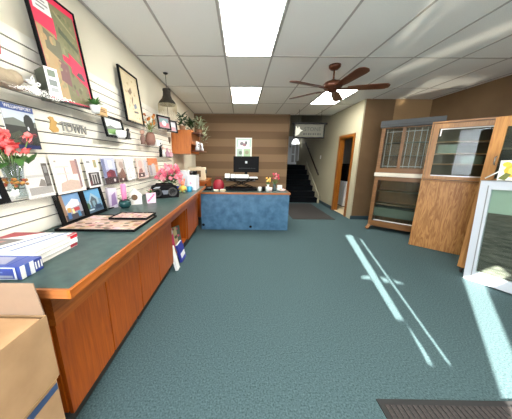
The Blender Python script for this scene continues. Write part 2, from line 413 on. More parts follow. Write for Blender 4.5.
# mats
rg = MB().box(1.32, 2.38, 5.18, 7.15, 0.0, 0.012, bev=0.004).build('floor_mat', two_tone('mat_taupe', (36, 34, 33), (47, 44, 43), 120.0, 0.95, 3)); tag(rg, 'long taupe runner mat leading to the stairs', 'mat')
fm = thing('floor_mat', 'dark charcoal ribbed entrance mat at the bottom of the picture', 'mat', (0.86, 0.30, 0))
box('border', mat((34, 34, 34), 0.8), 0, 1.25, -0.1, 0.735, 0, 0.008, fm)
mb = MB()
for k in range(36): mb.box(0.03 + k * 0.0332, 0.03 + k * 0.0332 + 0.022, -0.07, 0.70, 0.008, 0.0135)
mb.build('ribbed_pile', two_tone('mat_ribs', (48, 44, 42), (66, 60, 58), 90.0, 0.95, 3), fm)

# ------------------------------------------------------------------ counter
XF, XE, CT = -0.862, -0.688, 0.925
ct = thing('countertop', 'long teal laminate worktop with an oak edge along the slatwall', 'worktop', (0, 0, 0))
box('laminate_top', M_LAMTOP, -1.43, XE - 0.014, 0.779, 4.24, 0.889, CT, ct)
box('front_edge', M_OAKY, XE - 0.014, XE, 0.765, 4.24, 0.885, CT - 0.001, ct)
box('end_edge', M_OAKX, -1.43, XE - 0.014, 0.765, 0.779, 0.885, CT - 0.001, ct)
def unit(y0, y1, doors, label, first=False):
    t = thing('base_cabinet', label, 'cabinet', (0, y0, 0), group='oak base cabinets under the teal worktop')
    L = y1 - y0
    mb = MB()
    mb.box(-1.42, XF - 0.024, 0.0, 0.018, 0.15, 0.884).box(-1.42, XF - 0.024, L - 0.018, L - 0.001, 0.15, 0.884).box(-1.42, -0.942, 0.0, 0.018, 0.0, 0.15).box(-1.42, -0.942, L - 0.018, L - 0.001, 0.0, 0.15)
    mb.box(-1.42, -1.405, 0.018, L - 0.018, 0.0, 0.884).box(-1.405, XF - 0.022, 0.018, L - 0.018, 0.15, 0.168)
    mb.build('carcass', M_OAK, t)
    box('toe_kick', M_DARK, -0.94, -0.925, 0.018, L - 0.018, 0.0, 0.15, t)
    box('apron', M_OAKY, XF - 0.022, XF + 0.012, 0.0 if first else 0.0005, L - 0.0005, 0.684, 0.884, t)
    for a, b_ in doors:
        box('door', M_OAK, XF - 0.020, XF, a - y0 + 0.005, b_ - y0 - 0.005, 0.137, 0.676, t, bev=0.002)
    return t
unit(0.84, 1.67, [(0.84, 1.225), (1.225, 1.67)], 'oak base cabinet at the near end of the counter, beside the cardboard boxes', True)
unit(1.67, 2.56, [(1.67, 2.09), (2.09, 2.56)], 'oak base cabinet below the flat black framed prints, left of the magazine niche')
unit(2.56, 3.36, [], 'open oak niche in the counter front stuffed with magazines')
unit(3.36, 4.24, [(3.36, 3.80), (3.80, 4.24)], 'oak base cabinet at the far end of the counter, meeting the blue desk')
# contents of the niche
NC = [((236, 236, 232), 'white ring binder standing on the carpet against the counter niche', (-.812, 2.565, 0), 0.10, 0.33, -12, 'white'), ((52, 60, 150), 'blue and white brochure box standing on the carpet in front of the counter niche', (-.815, 2.80, 0), 0.22, 0.27, -13, 'blue')]
for c_, lb, p_, w_, h_, tilt, nm in NC:
    t = thing('binder', lb, 'binder', p_, ry=R(tilt), group='papers by the counter niche')
    box('cover', mat(c_, 0.5), -0.035, 0.0, 0, w_, 0.008, h_, t, bev=0.003)
    box('pages', M_WHITE, -0.030, -0.005, 0.004, w_ - 0.004, h_, h_ + 0.003, t)
    if nm == 'blue': box('front_label', M_WHITE, 0.0002, 0.002, 0.02, w_ - 0.02, 0.06, 0.13, t)
mg = [((150, 140, 170), 'lilac patterned magazine standing in the counter niche'), ((206, 60, 110), 'magenta flowered magazine standing in the counter niche'), ((190, 170, 130), 'tan covered magazine at the far side of the counter niche'), ((84, 96, 84), 'dark green magazine at the back of the counter niche')]
for k, (c_, lb) in enumerate(mg):
    t = thing('magazine', lb, 'magazine', (-1.00, 2.68 + 0.16 * k, 0.1685), rz=R(62), rx=R(-8), group='papers in the counter niche')
    art('cover', scatter(16, [c_, (220, 214, 210), (206, 70, 120), (90, 80, 60)], 0, 0, 1, 1, .06, .18, 20 + k), -0.09, 0, 0.20, 0.31 - 0.02 * k, 0, t, c_)
    box('pages', M_WHITE, -0.088, 0.108, 0.0021, 0.014, 0.003, 0.305 - 0.02 * k, t)

# ------------------------------------------------------------------ cardboard boxes by the counter end
cb = thing('cardboard_box', 'upper open cardboard box with one flap standing up against the counter end', 'box', (-1.285, 0.155, 0.545))
mb = MB()
mb.box(0, 0.52, 0, 0.004, 0, 0.295).box(0, 0.52, 0.566, 0.57, 0, 0.295).box(0, 0.004, 0.004, 0.566, 0, 0.295).box(0.516, 0.52, 0.004, 0.566, 0, 0.295).box(0.004, 0.516, 0.004, 0.566, 0, 0.004)
mb.build('body', M_CARD, cb)
MB().box(0, 0.516, 0, 0.004, 0, 0.15, M=Matrix.Translation((0.0, 0.566, 0.297)) @ Matrix.Rotation(R(6), 4, 'X')).build('raised_flap', M_CARDI, cb)
MB().box(0.002, 0.519, 0.005, 0.28, 0.2955, 0.2995).build('flap', M_CARD, cb)
MB().box(0.002, 0.519, 0.2835, 0.545, 0.2955, 0.2995).build('flap', M_CARD, cb)
MB().box(0.5205, 0.5215, 0.26, 0.30, 0.165, 0.295).box(0.004, 0.519, 0.264, 0.300, 0.2996, 0.3002).build('packing_tape', mat((196, 168, 128), 0.3), cb)
cb2 = thing('cardboard_box', 'lower cardboard box with a blue stripe under the open box', 'box', (-1.34, 0.08, 0.0))
box('body', M_CARD, 0, 0.547, 0, 0.655, 0, 0.515, cb2, bev=0.003); box('lid', mat((196, 158, 104), 0.8), -0.003, 0.5505, -0.003, 0.6585, 0.512, 0.543, cb2)
MB().box(0.5472, 0.549, 0.02, 0.65, 0.462, 0.494).build('blue_stripe', mat((58, 78, 112), 0.5), cb2)
# ------------------------------------------------------------------ slatwall: shelves and what stands on them
LW = PI / 2
def shelf(y0, y1, z, depth, label):
    t = thing('acrylic_shelf', label, 'shelf', (-1.430, y0, z), rz=LW, group='clear acrylic shelves on the slatwall')
    L = y1 - y0
    box('plate', M_ACRYL, 0, L, -depth, 0, -0.006, 0, t)
    box('lip', M_ACRYL, 0, L, -depth - 0.005, -depth, -0.03, 0.012, t)
    box('back_strip', M_ACRYL, 0, L, -0.004, 0, -0.07, -0.006, t)
    return t
shelf(1.05, 1.90, 1.835, 0.23, 'clear acrylic shelf with the large red picture leaning above it')
shelf(1.93, 2.225, 1.835, 0.17, 'clear acrylic shelf carrying the little potted plant')
shelf(2.68, 3.17, 1.880, 0.13, 'clear acrylic shelf under the framed old map')
shelf(2.14, 2.68, 1.655, 0.20, 'clear acrylic shelf with the black framed photograph and white pot')
shelf(0.72, 1.34, 1.215, 0.25, 'clear acrylic shelf under the coral flowers at the left edge')
shelf(3.02, 3.56, 1.640, 0.17, 'clear acrylic shelf under the dried orange flowers')
shelf(3.66, 4.56, 1.925, 0.17, 'clear acrylic shelf below the tasselled lamp shade')
shelf(2.145, 3.71, 1.170, 0.06, 'long shallow clear acrylic ledge under the row of prints')
shelf(3.60, 4.50, 1.480, 0.17, 'lowest clear acrylic shelf at the far end of the slatwall')

def framed(label, loc, w, h, fw, d, fm, polys, bg, lean, cat='picture', roll=0.0, rz=LW, name='framed_picture', glassy=False, group=None):
    t = thing(name, label, cat, loc, rz=rz, rx=R(-lean), ry=R(roll), group=group)
    frame(w, h, fw, d, fm, t)
    art('print', polys, fw * .9, fw * .9, w - 1.8 * fw, h - 1.8 * fw, -d * .45, t, bg)
    box('backing', M_DARK, 0.004, w - 0.004, -0.004, -0.0005, 0.004, h - 0.004, t)
    return t
GR = (118, 124, 82); TN = (186, 154, 104); DG = (86, 96, 66); BR = (120, 84, 70)
PK = (238, 44, 84)
big = [(TN, [(.04, .02), (.44, .02), (.40, .66), (.05, .74)]), ((134, 132, 92), [(.42, .50), (.97, .46), (.97, .95), (.44, .97)]), ((126, 122, 84), [(.40, .02), (.97, .02), (.97, .30), (.62, .40), (.40, .46)]), ((112, 108, 80), [(.14, .48), (.46, .40), (.48, .60), (.16, .66)]), ((128, 84, 82), [(.30, .22), (.52, .18), (.54, .40), (.34, .42)])]
big += scatter(20, [(196, 164, 112), (172, 144, 96), (160, 148, 100), (188, 150, 100)], .06, .03, .38, .62, .015, .045, 3) + scatter(30, [(122, 124, 84), (146, 144, 104), (150, 140, 100), (110, 112, 78)], .48, .50, .95, .92, .012, .04, 4) + scatter(26, [(122, 110, 78), (138, 134, 96), (104, 100, 70), (140, 104, 92)], .42, .03, .95, .36, .012, .04, 5)
big += [((92, 98, 72), [(.5, .70), (.9, .58), (.92, .62), (.52, .76)]), ((168, 160, 120), [(.5, .86), (.9, .72), (.9, .74), (.5, .89)]), (PK, [(.60, .34), (.97, .22), (.97, .44), (.62, .54)]), ((80, 66, 70), [(.70, .33), (.84, .29), (.93, .30), (.86, .37), (.76, .37)]), (PK, [(0, .68), (.43, .64), (.44, .80), (0, .82)]), (PK, [(0, .78), (.10, .78), (.10, 1), (0, 1)]), (PK, rc(0, .94, 1, 1)), ((240, 238, 232), rc(.08, .80, .42, .94)), ((150, 148, 144), rc(.14, .895, .34, .91)), ((150, 148, 144), rc(.14, .865, .38, .88)), ((150, 148, 144), rc(.14, .83, .30, .845))]
framed('large red-matted aerial photo collage in a thin black frame, tilted on the slatwall', (-1.352, 1.655, 1.845), 0.45, 0.73, 0.012, 0.022, M_BLACK, big, PK, 4.5, roll=-3)
mp = scatter(60, [(202, 186, 150), (192, 170, 130), (184, 158, 116), (206, 190, 152)], .12, .08, .9, .92, .012, .035, 8) + [((126, 100, 72), [(.3, .6), (.5, .72), (.55, .62), (.4, .55)]), ((110, 120, 140), [(.55, .28), (.74, .34), (.7, .42), (.56, .38)]), ((120, 92, 66), [(.48, .35), (.56, .5), (.52, .56), (.46, .44)]), ((92, 84, 74), [(.5, .2), (.78, .22), (.76, .26), (.5, .24)])]
framed('narrow black-framed sepia map leaning high on the slatwall', (-1.365, 2.70, 1.882), 0.455, 0.60, 0.016, 0.024, M_BLACK, [((198, 180, 142), rc(0, 0, 1, 1)), ((212, 196, 160), rc(.07, .05, .93, .95))] + mp, (200, 184, 148), 5)
ph = [((206, 214, 214), rc(0, .5, 1, 1)), ((90, 96, 92), [(0, .42), (.3, .6), (.6, .5), (1, .62), (1, .3), (0, .3)]), ((96, 142, 66), [(.1, .1), (.8, .1), (.95, .32), (.5, .42), (.05, .34)]), ((60, 70, 56), [(.62, .2), (1, .25), (1, .5), (.7, .45)])]
framed('small black-framed green landscape photograph on the lower acrylic shelf', (-1.352, 2.245, 1.6585), 0.36, 0.215, 0.022, 0.02, M_BLACK, ph, (180, 190, 180), 10)
def pot_plant(label, loc, pr, phh, pm, n, L, leafm, seed=1, up=0.9, name='potted_plant'):
    r = random.Random(seed); t = thing(name, label, 'plant', loc)
    MB().lathe([(0, 0), (pr * .72, 0), (pr, phh), (pr * .86, phh), (pr * .8, phh * .85), (0, phh * .85)], seg=16).build('pot', pm, t)
    mb = MB()
    for k in range(n):
        a = 2 * PI * k / n * 2.4 + r.random(); e = r.uniform(.2, up)
        mb.leaf((0.3 * pr * math.cos(a), 0.3 * pr * math.sin(a), phh * .85 + r.uniform(0, L * .4)), (math.cos(a) * (1 - e), math.sin(a) * (1 - e), e), L * r.uniform(.6, 1.0), L * .22)
    mb.build('foliage', leafm, t)
    return t
pot_plant('little green plant in a white pot on the clear acrylic shelf', (-1.292, 2.035, 1.8355), 0.042, 0.062, M_WHITE, 26, 0.07, M_LEAF, 2)
t = thing('wooden_block', 'small light wooden block beside the little potted plant', 'block', (-1.315, 2.085, 1.8355), rz=LW)
box('block', mat((206, 168, 112), 0.6), 0, 0.13, -0.02, 0.02, 0.0, 0.075, t, bev=0.003); MB().box(0.03, 0.11, -0.0215, -0.02, 0.03, 0.04).box(0.03, 0.09, -0.0215, -0.02, 0.045, 0.055).build('engraving', mat((140, 100, 60), 0.6), t)
t = thing('flower_pot', 'white rounded pot in front of the black-framed landscape photograph', 'pot', (-1.282, 2.40, 1.6585)); MB().lathe([(0, 0), (.032, 0), (.05, .03), (.052, .06), (.046, .075), (.04, .07), (.04, .04), (0, .035)], seg=18).build('pot', M_WHITE, t)
MB().ball((0, 0, .06), (.036, .036, .02)).build('moss', M_LEAF, t)
t = thing('figurine', 'small dark figurine at the right end of the black-framed photograph', 'figurine', (-1.275, 2.535, 1.6585)); MB().lathe([(0, 0), (.03, 0), (.03, .012), (.018, .02), (.024, .06), (.012, .085), (0, .088)], seg=12).ball((0, 0, .1), .018).build('body', M_DARK, t)
# brochure box and carvings on the upper shelf
t = thing('brochure_box', 'upright dark green box with a narrow white pictured front on the upper acrylic shelf', 'box', (-1.262, 1.535, 1.8385), rz=R(68), rx=R(-7))
box('case', mat((52, 58, 46), 0.4), 0, 0.075, 0.002, 0.11, 0, 0.19, t, bev=0.003)
art('front_sheet', [((120, 130, 110), rc(.2, .70, .8, .92)), ((120, 126, 120), rc(.18, .40, .8, .60)), ((160, 162, 158), rc(.2, .2, .8, .34)), ((200, 60, 70), rc(0, 0, 1, .05))], 0, 0, 0.075, 0.19, -0.002, t, (240, 238, 232))
t = thing('stone_carving', 'beige carved stone ornament on the upper acrylic shelf', 'ornament', (-1.31, 1.29, 1.8355), rz=LW)
MB().ball((0.0, 0, .045), (.10, .035, .045)).ball((.07, 0, .06), (.05, .03, .04)).ball((-.06, 0, .07), (.045, .03, .035)).build('carving', mat((186, 168, 140), 0.8, var=.2), t)
box('base', mat((150, 134, 112), 0.8), -.11, .12, -.04, .04, 0, .014, t)
t = thing('bow_ornament', 'white looped ribbon ornament left of the dark green brochure box', 'ornament', (-1.29, 1.46, 1.8355), rz=LW)
mb = MB()
for a in (0.4, 1.6, 2.8, 4.2, 5.4): mb.tube([(0, 0, .05)] + [(.045 * math.cos(a + q) * s_, .0, .05 + .045 * math.sin(a + q) * s_) for q, s_ in ((-.25, .8), (0, 1.1), (.25, .8))] + [(0, 0, .05)], .005, 6)
mb.build('loops', M_WHITE, t); MB().lathe([(0, 0), (.02, 0), (.006, .01), (.006, .05), (0, .05)], seg=8).build('stand', M_WHITE, t)
t = thing('flag_arrangement', 'red flower arrangement with a small striped flag at the top left corner', 'flowers', (-1.30, 1.145, 1.8385))
MB().lathe([(0, 0), (.05, 0), (.075, .10), (.065, .10), (0, .09)], seg=16).build('pot', mat((110, 84, 66), 0.7), t)
mb = MB()
for k in range(7):
    mb.use(M_RED if k % 2 == 0 else M_WHITE); mb.box(0.012 + .011 * k, .012 + .011 * (k + 1), .05, .054, .12, .26, M=Matrix.Rotation(R(8), 4, 'Y'))
mb.build('flag', None, t); MB().tube([(.005, .052, .09), (.045, .052, .30)], .004, 6).build('flag_pole', mat((190, 160, 110), .5), t)
r = random.Random(5)
for k in range(7):
    a = 2 * PI * k / 7; p = Vector((.055 * math.cos(a), .095 * math.sin(a), .33 + .04 * (k % 3)))
    mb = MB().ball(p, (.036, .036, .030), 1)
    for q in range(6): mb.ball(p + Vector((.025 * math.cos(q), .025 * math.sin(q), .01)), .02, 1)
    mb.build('blossom', M_RED if k % 3 else mat((120, 24, 50), .6), t)
mb = MB()
for k in range(7): mb.tube([(0, 0, .08), (.05 * math.cos(2 * PI * k / 7), .09 * math.sin(2 * PI * k / 7), .35)], .003, 5)
mb.build('stems', M_STEM, t)
# magazine in its holder
t = thing('literature_holder', 'clear acrylic wall holder gripping the black and navy magazine', 'holder', (-1.429, 1.335, 1.50), rz=LW)
MB().box(0, .225, -.004, 0, 0, .26).box(0, .225, -.034, -.030, 0, .09).box(0, .225, -.030, -.004, 0, .004).build('sleeve', M_ACRYL, t)
box('name_strip', mat((40, 48, 96), .4), 0.05, .20, -.0365, -.0345, .002, .026, t)
t = thing('magazine', 'navy-headed garden magazine with a dark photo cover, in a wall holder', 'magazine', (-1.403, 1.345, 1.5045), rz=LW, rx=R(-3.5))
cov = [((64, 88, 150), rc(0, .86, 1, 1)), ((196, 206, 214), rc(0, .55, 1, .86)), ((110, 116, 106), [(0, .5), (0, .64), (.3, .70), (.6, .62), (1, .66), (1, .5)]), ((36, 38, 32), rc(0, 0, 1, .52)), ((24, 28, 24), ell(.76, .62, .17, .20)), ((214, 220, 226), ell(.70, .48, .03, .05)), ((60, 70, 50), [(.05, .3), (.4, .42), (.5, .3), (.2, .2)]), ((96, 40, 56), ell(.55, .18, .2, .08)), ((90, 30, 40), ell(.85, .34, .1, .06)), ((70, 80, 56), ell(.2, .12, .14, .08))]
art('cover', cov, 0, 0, .205, .265, -.004, t, (36, 38, 32)); box('pages', M_WHITE, .001, .203, -.0015, .002, .002, .262, t)
text('WILLIAMSPORT', 'title', M_WHITE, .029, (.1025, -.0075, .2465), t, sx=.86)
# wall ornaments
t = thing('wall_plaque', 'gold cut-out ornament pinned to the slatwall right of the magazine', 'ornament', (-1.429, 1.675, 1.635), rz=LW)
MB().prism([(.0, 0, .10), (.02, 0, .085), (.012, 0, .05), (.0, 0, .02), (.03, 0, 0), (.075, 0, .01), (.08, 0, .03), (.06, 0, .05), (.075, 0, .08), (.05, 0, .09), (.045, 0, .11), (.02, 0, .112)], (0, -.008, 0)).build('cutout', mat((196, 154, 84), .4), t)
t = thing('letter_sign', 'grey cut-out word sign pinned to the slatwall', 'sign', (-1.429, 1.80, 1.64), rz=LW)
text('TOWN', 'letters', mat((150, 148, 142), .5), .098, (.12, -.008, .046), t, ext=.004, sx=.92); MB().box(.0, .24, -.006, 0, .0, .006).box(0, .24, -.006, 0, .084, .09).build('rails', mat((150, 148, 142), .5), t)
# row of prints in acrylic sleeves
def sleeve(y0, w, label, bg, polys, z0=1.172, h=.285, roll=0.0):
    t = thing('display_print', label, 'display print', (-1.392, y0, z0), rz=LW, rx=R(-6), ry=R(roll), group='prints in clear sleeves along the slatwall')
    art('print', polys, .004, .004, w - .008, h - .008, -.006, t, bg)
    MB().box(0, w, -.0045 - .008, -.011, 0, h).box(0, w, -.003, -.001, 0, h).build('acrylic_sleeve', M_ACRYL, t)
    return t
WB = (238, 236, 232)
sleeve(1.370, .215, 'print with a grey headstone drawing behind the coral flower vase', WB, [((210, 208, 204), rc(.1, .5, .75, .56)), ((176, 172, 168), rc(.1, .08, .95, .26)), ((150, 142, 136), [(.45, .28), (.6, .46), (.72, .42), (.74, .26)]), ((90, 84, 80), rc(.74, .26, .95, .84)), ((150, 150, 148), rc(.79, .6, .91, .78)), ((120, 116, 112), rc(.78, .32, .92, .52))])
sleeve(1.600, .31, 'pale print of a cream monument, wide, above the double frame', (236, 232, 224), [((206, 182, 166), [(.12, .06), (.85, .06), (.8, .30), (.5, .36), (.18, .28)]), ((190, 150, 140), rc(.64, .5, .84, .88)), ((150, 120, 120), rc(.82, .1, .9, .92)), ((196, 160, 150), rc(.38, .32, .41, .7)), ((214, 206, 198), rc(.12, .70, .55, .73)), ((214, 206, 198), rc(.12, .52, .55, .55)), ((170, 160, 150), rc(.12, .84, .18, .88))], z0=1.166, h=.300)
sleeve(1.950, .20, 'white print with a dark gated building picture at its bottom', WB, [((52, 44, 44), rc(.12, .06, .9, .50)), ((210, 206, 204), rc(.30, .12, .36, .44)), ((210, 206, 204), rc(.48, .12, .53, .44)), ((210, 206, 204), rc(.66, .12, .71, .44)), ((190, 186, 184), rc(.28, .42, .74, .46)), ((110, 52, 60), rc(.14, .07, .26, .24)), ((180, 160, 110), rc(.62, .66, .85, .92)), ((150, 160, 120), rc(.70, .7, .8, .85)), ((140, 140, 140), rc(.16, .82, .4, .88))])
sleeve(2.195, .245, 'blue-topped print of a dark red headstone', (150, 156, 186), [((188, 192, 214), rc(.0, .55, 1, 1)), ((120, 126, 160), rc(.0, .3, .22, .95)), ((214, 220, 232), rc(.45, .6, .75, .9)), ((110, 40, 56), [(.2, .24), (.9, .24), (.88, .48), (.55, .56), (.22, .46)]), ((52, 32, 36), rc(0, 0, 1, .26)), ((220, 214, 210), ell(.72, .13, .07, .06)), ((150, 60, 70), rc(.25, .3, .5, .42))])
sleeve(2.455, .165, 'print of a brown headstone next to the white curled sheet', (200, 190, 182), [((120, 88, 74), [(.0, .06), (1, .06), (1, .34), (.7, .64), (.3, .44), (0, .4)]), ((60, 48, 44), rc(0, 0, 1, .18)), ((232, 230, 224), ell(.5, .12, .12, .05)), ((170, 150, 140), ell(.6, .75, .3, .15))], h=.27)
sleeve(2.640, .235, 'white tilted sheet of small carved lettering samples', (232, 230, 226), scatter(34, [(140, 138, 136), (170, 168, 164), (110, 108, 106)], .12, .08, .9, .92, .015, .035, 31), roll=-4)
sleeve(2.925, .34, 'pinkish print of a small rose headstone', (232, 206, 196), [((226, 180, 170), ell(.35, .7, .22, .2)), ((70, 58, 56), rc(.05, .05, .62, .28)), ((150, 110, 100), [(.1, .28), (.5, .3), (.45, .5), (.2, .48)]), ((190, 190, 196), rc(.66, .1, .95, .9)), ((236, 234, 228), ell(.32, .16, .1, .05))])
sleeve(3.290, .40, 'orange-topped print at the far end of the row', (206, 196, 186), [((214, 128, 78), rc(0, .62, 1, 1)), ((150, 150, 160), rc(.08, .05, .3, .62)), ((196, 196, 200), rc(.36, .05, .62, .7)), ((230, 160, 110), rc(.7, .1, .95, .6))])
# coral flowers in the beaded glass vase
def bouquet(label, loc, vase, blossoms, bm, leafs, stem_to, br, cat='flowers', leafm=M_LEAF, name='flower_vase', extra=None):
    t = thing(name, label, cat, loc); prof, vm = vase
    MB().lathe(prof, seg=20).build('vase', vm, t)
    mb = MB()
    for p in blossoms: mb.tube([(0, 0, .02), (p[0] * .35, p[1] * .35, p[2] * .55), (p[0], p[1], p[2] - br * .5)], .003, 5)
    mb.build('stems', M_STEM, t)
    rr = random.Random(len(blossoms))
    for i, p in enumerate(blossoms):
        mb = MB(); P = Vector(p); out = Vector((p[0], p[1], .15)).normalized()
        for k in range(7):
            d = Vector((rr.uniform(-1, 1), rr.uniform(-1, 1), rr.uniform(-.6, 1))).normalized()
            mb.leaf(P - d * br * .1, d, br * 1.1, br * .5, bend=.5)
        mb.ball(P, br * .55, 1)
        mb.build('blossom', bm[i % len(bm)], t)
    mb = MB()
    for p, d, L, w in leafs: mb.leaf(p, d, L, w)
    mb.build('leaves', leafm, t)
    if extra: extra(t)
    return t
r = random.Random(11)
bl = [(r.uniform(-.07, .06), r.uniform(-.12, .07), .315 + r.uniform(-.05, .055)) for _ in range(22)]
lf = [((r.uniform(-.05, .05), r.uniform(-.08, .08), .19 + r.uniform(0, .06)), (r.uniform(-1, 1), r.uniform(-1, 1), r.uniform(-.3, .6)), .10, .022) for _ in range(16)]
def beads(t):
    mb = MB(); q = random.Random(3)
    for k in range(44):
        a = q.uniform(0, 6.28); h = q.uniform(.072, .112); mb.use(mat((186, 132, 60), .3) if k % 3 else mat((150, 70, 44), .3)); mb.ball((.047 * math.cos(a), .047 * math.sin(a), h), .009, 1)
    mb.build('bead_band', None, t, label='band of gold and amber beads round the glass')
bouquet('coral flowers in a clear glass vase with a band of amber beads, left edge', (-1.275, 1.205, 1.2185), ([(.0, 0), (.042, 0), (.044, .02), (.038, .08), (.042, .13), (.05, .20), (.047, .20), (.039, .13), (.035, .08), (.038, .012), (0, .01)], M_VASEG), bl, [M_CORAL, mat((234, 104, 104), .6, var=.15)], lf, .3, .036, extra=beads)
t = thing('toy_bear', 'little white ornament bear at the foot of the beaded glass vase', 'ornament', (-1.235, 1.115, 1.2185))
MB().ball((0, 0, .026), (.03, .024, .026)).ball((.012, .024, .038), (.02, .018, .02)).ball((0, .03, .056), .007, 1).ball((.024, .03, .056), .007, 1).build('body', M_WHITE, t)
framed('black-framed pale blue print cut off by the left edge of the picture', (-1.20, 0.785, 1.2185), .29, .30, .028, .02, M_BLACK, [((150, 176, 200), rc(.3, .1, 1, .5)), ((206, 220, 230), rc(.2, .5, .9, .9))], (226, 234, 240), 12)
# double frame standing on the counter
t = thing('double_frame', 'black double frame with two monument photographs standing at the back of the worktop', 'picture frame', (-1.368, 1.565, .9255), rz=LW, rx=R(-10))
fb = MB(); w, h, f_ = .545, .262, .024
fb.box(0, w, -.02, 0, 0, f_ + .004).box(0, w, -.02, 0, h - f_, h).box(0, f_ + .008, -.02, 0, f_, h - f_).box(w - f_ - .006, w, -.02, 0, f_, h - f_).box(w / 2 - .025, w / 2 + .025, -.02, 0, f_, h - f_)
fb.build('frame', M_BLACK, t); box('backing', M_DARK, .004, w - .004, -.003, -.0005, .004, h - .004, t)
art('photograph', [((150, 120, 96), rc(0, 0, .2, 1)), ((112, 150, 190), rc(.2, .6, 1, 1)), ((212, 214, 220), [(.2, .55), (.6, .8), (.9, .72), (.9, .5), (.2, .42)]), ((64, 60, 66), rc(.1, .0, 1, .22)), ((198, 150, 70), rc(.25, .3, .42, .48)), ((170, 60, 60), rc(.55, .3, .85, .44)), ((60, 100, 150), rc(.2, .06, .36, .3)), ((60, 120, 160), rc(.7, .05, .84, .28)), ((230, 210, 150), rc(.46, .22, .56, .4))], f_ + .008, f_ + .004, w / 2 - .025 - f_ - .008, h - 2 * f_ - .004, -.008, t, (150, 150, 160))
art('photograph', [((96, 158, 200), rc(0, .55, 1, 1)), ((150, 176, 190), [(.2, .5), (.45, .86), (.8, .6), (.8, .35), (.2, .35)]), ((70, 84, 92), [(.28, .5), (.46, .72), (.68, .54), (.66, .2), (.3, .2)]), ((120, 150, 160), rc(.4, .2, .56, .5)), ((70, 90, 110), rc(0, 0, 1, .22)), ((60, 96, 66), ell(.12, .32, .1, .14)), ((40, 60, 80), rc(.5, .1, .9, .3)), ((190, 206, 214), rc(.1, .1, .4, .16))], w / 2 + .025, f_ + .004, w / 2 - .025 - f_ - .006, h - 2 * f_ - .004, -.008, t, (110, 150, 176))
# framed prints lying flat on the counter
FL = [(232, 216, 190), (206, 130, 130), (140, 70, 74), (170, 140, 86), (84, 92, 60), (232, 196, 204), (110, 72, 56), (196, 160, 120)]
def flat(label, loc, w, h, seed, cols, rz=0):
    t = thing('framed_print', label, 'picture', loc, rz=rz, rx=-PI / 2, group='black framed floral prints lying on the worktop')
    # local x = width, local z = depth away from the viewer, front face up
    frame(w, h, .010, .016, M_BLACK, t); box('backing', M_DARK, .004, w - .004, -.004, -.0005, .004, h - .004, t)
    art('print', scatter(110, cols, .02, .03, .98, .97, .02, .06, seed), .009, .009, w - .018, h - .018, -.010, t, (206, 176, 160))
    return t
flat('large black-framed floral print lying flat, under a smaller one', (-1.355, 1.475, .9255), .585, .43, 41, FL)
flat('smaller black-framed pink print lying on top of the large floral print', (-1.115, 1.735, .9427), .325, .205, 42, [(226, 190, 206), (170, 84, 124), (196, 140, 160), (214, 190, 120), (120, 60, 86), (232, 214, 214), (110, 90, 60)])
t = thing('pen', 'black pen with a chrome tip lying by the double frame', 'pen', (-1.375, 2.17, .932)); MB().tube([(0, 0, 0), (.02, .15, 0)], .006, 8).build('barrel', M_BLACK, t); MB().tube([(.02, .15, 0), (.0225, .168, 0)], [.005, .001], 8).build('tip', M_STEEL, t)
# catalogues and blue boxed set
def book(label, loc, w, d, h, cover, spine, polys, rz=0, bg=WB):
    t = thing('catalogue', label, 'book', loc, rz=rz, group='white catalogues stacked on the worktop')
    box('pages', mat((236, 232, 224), .8), .003, w - .004, .003, d - .003, .002, h - .002, t)
    mb = MB(); mb.use(cover).box(0, w, 0, d, 0, .002).box(0, w, 0, d, h - .002, h)
    mb.use(spine).box(0, .003, 0, d, .002, h - .002).box(w - .004, w, d * .82, d, .002, h - .002); mb.build('cover', None, t)
    if polys:
        mb = MB()
        for i, (c, pg) in enumerate(polys):
            mb.use(mat(c, .4)); mb.face([(u * w, v * d, h + .0004 * (i + 1)) for u, v in pg])
        mb.build('cover_print', None, t)
    return t
book('white catalogue with a red spine edge at the bottom of the stack', (-1.365, .955, .9255), .362, .275, .025, mat((226, 222, 216), .4), mat((170, 44, 56), .5), None)
book('white catalogue in the middle of the stack of three', (-1.37, .948, .9505), .372, .282, .027, mat((234, 232, 230), .4), M_WHITE, None, rz=R(-1))
tp = [((160, 44, 54), [(0, .55), (0, 1), (.5, 1), (.30, .80)]), ((110, 106, 104), [(.02, .16), (.34, .24), (.46, .60), (.10, .62)]), ((176, 120, 110), [(.08, .30), (.22, .34), (.28, .5), (.12, .5)]), ((196, 200, 206), [(.50, .02), (.66, .02), (.86, .97), (.72, .97)]), ((60, 96, 156), [(.42, .02), (.46, .02), (.68, .97), (.64, .97)]), ((60, 96, 156), [(.66, .02), (.69, .02), (.885, .97), (.86, .97)]), ((60, 96, 156), [(.0, .02), (.42, .02), (.44, .08), (0, .08)]), ((196, 26, 44), [(.955, .76), (1, .76), (1, .99), (.955, .99)])]
book('top white catalogue with a red and blue printed cover', (-1.372, .942, .9775), .378, .287, .024, mat((238, 236, 232), .4), mat((196, 26, 44), .5), tp, rz=R(1))
t = thing('boxed_set', 'blue boxed catalogue set with striped spine ends in front of the white catalogues', 'box', (-1.34, .832, .9255))
MB().box(0, .33, 0, .11, 0, .064, bev=.002).build('case', mat((56, 74, 146), .35), t)
M_PB = mat((232, 232, 228), .5)
sp_ = MB().use(mat((56, 74, 146), .35)).box(.3302, .388, .002, .108, .001, .063)
for k, c_ in enumerate([(232, 232, 226), (70, 92, 160), (226, 228, 230), (48, 66, 140), (48, 66, 140)]):
    sp_.use(mat(c_, .4)).box(.388, .3895, .004 + .0208 * k, .004 + .0208 * (k + 1) - .001, .002, .062)
for k in range(3): sp_.use(M_PB).box(.3895, .3902, .07 + .014 * k, .076 + .014 * k, .015, .05)
sp_.build('spines', None, t)
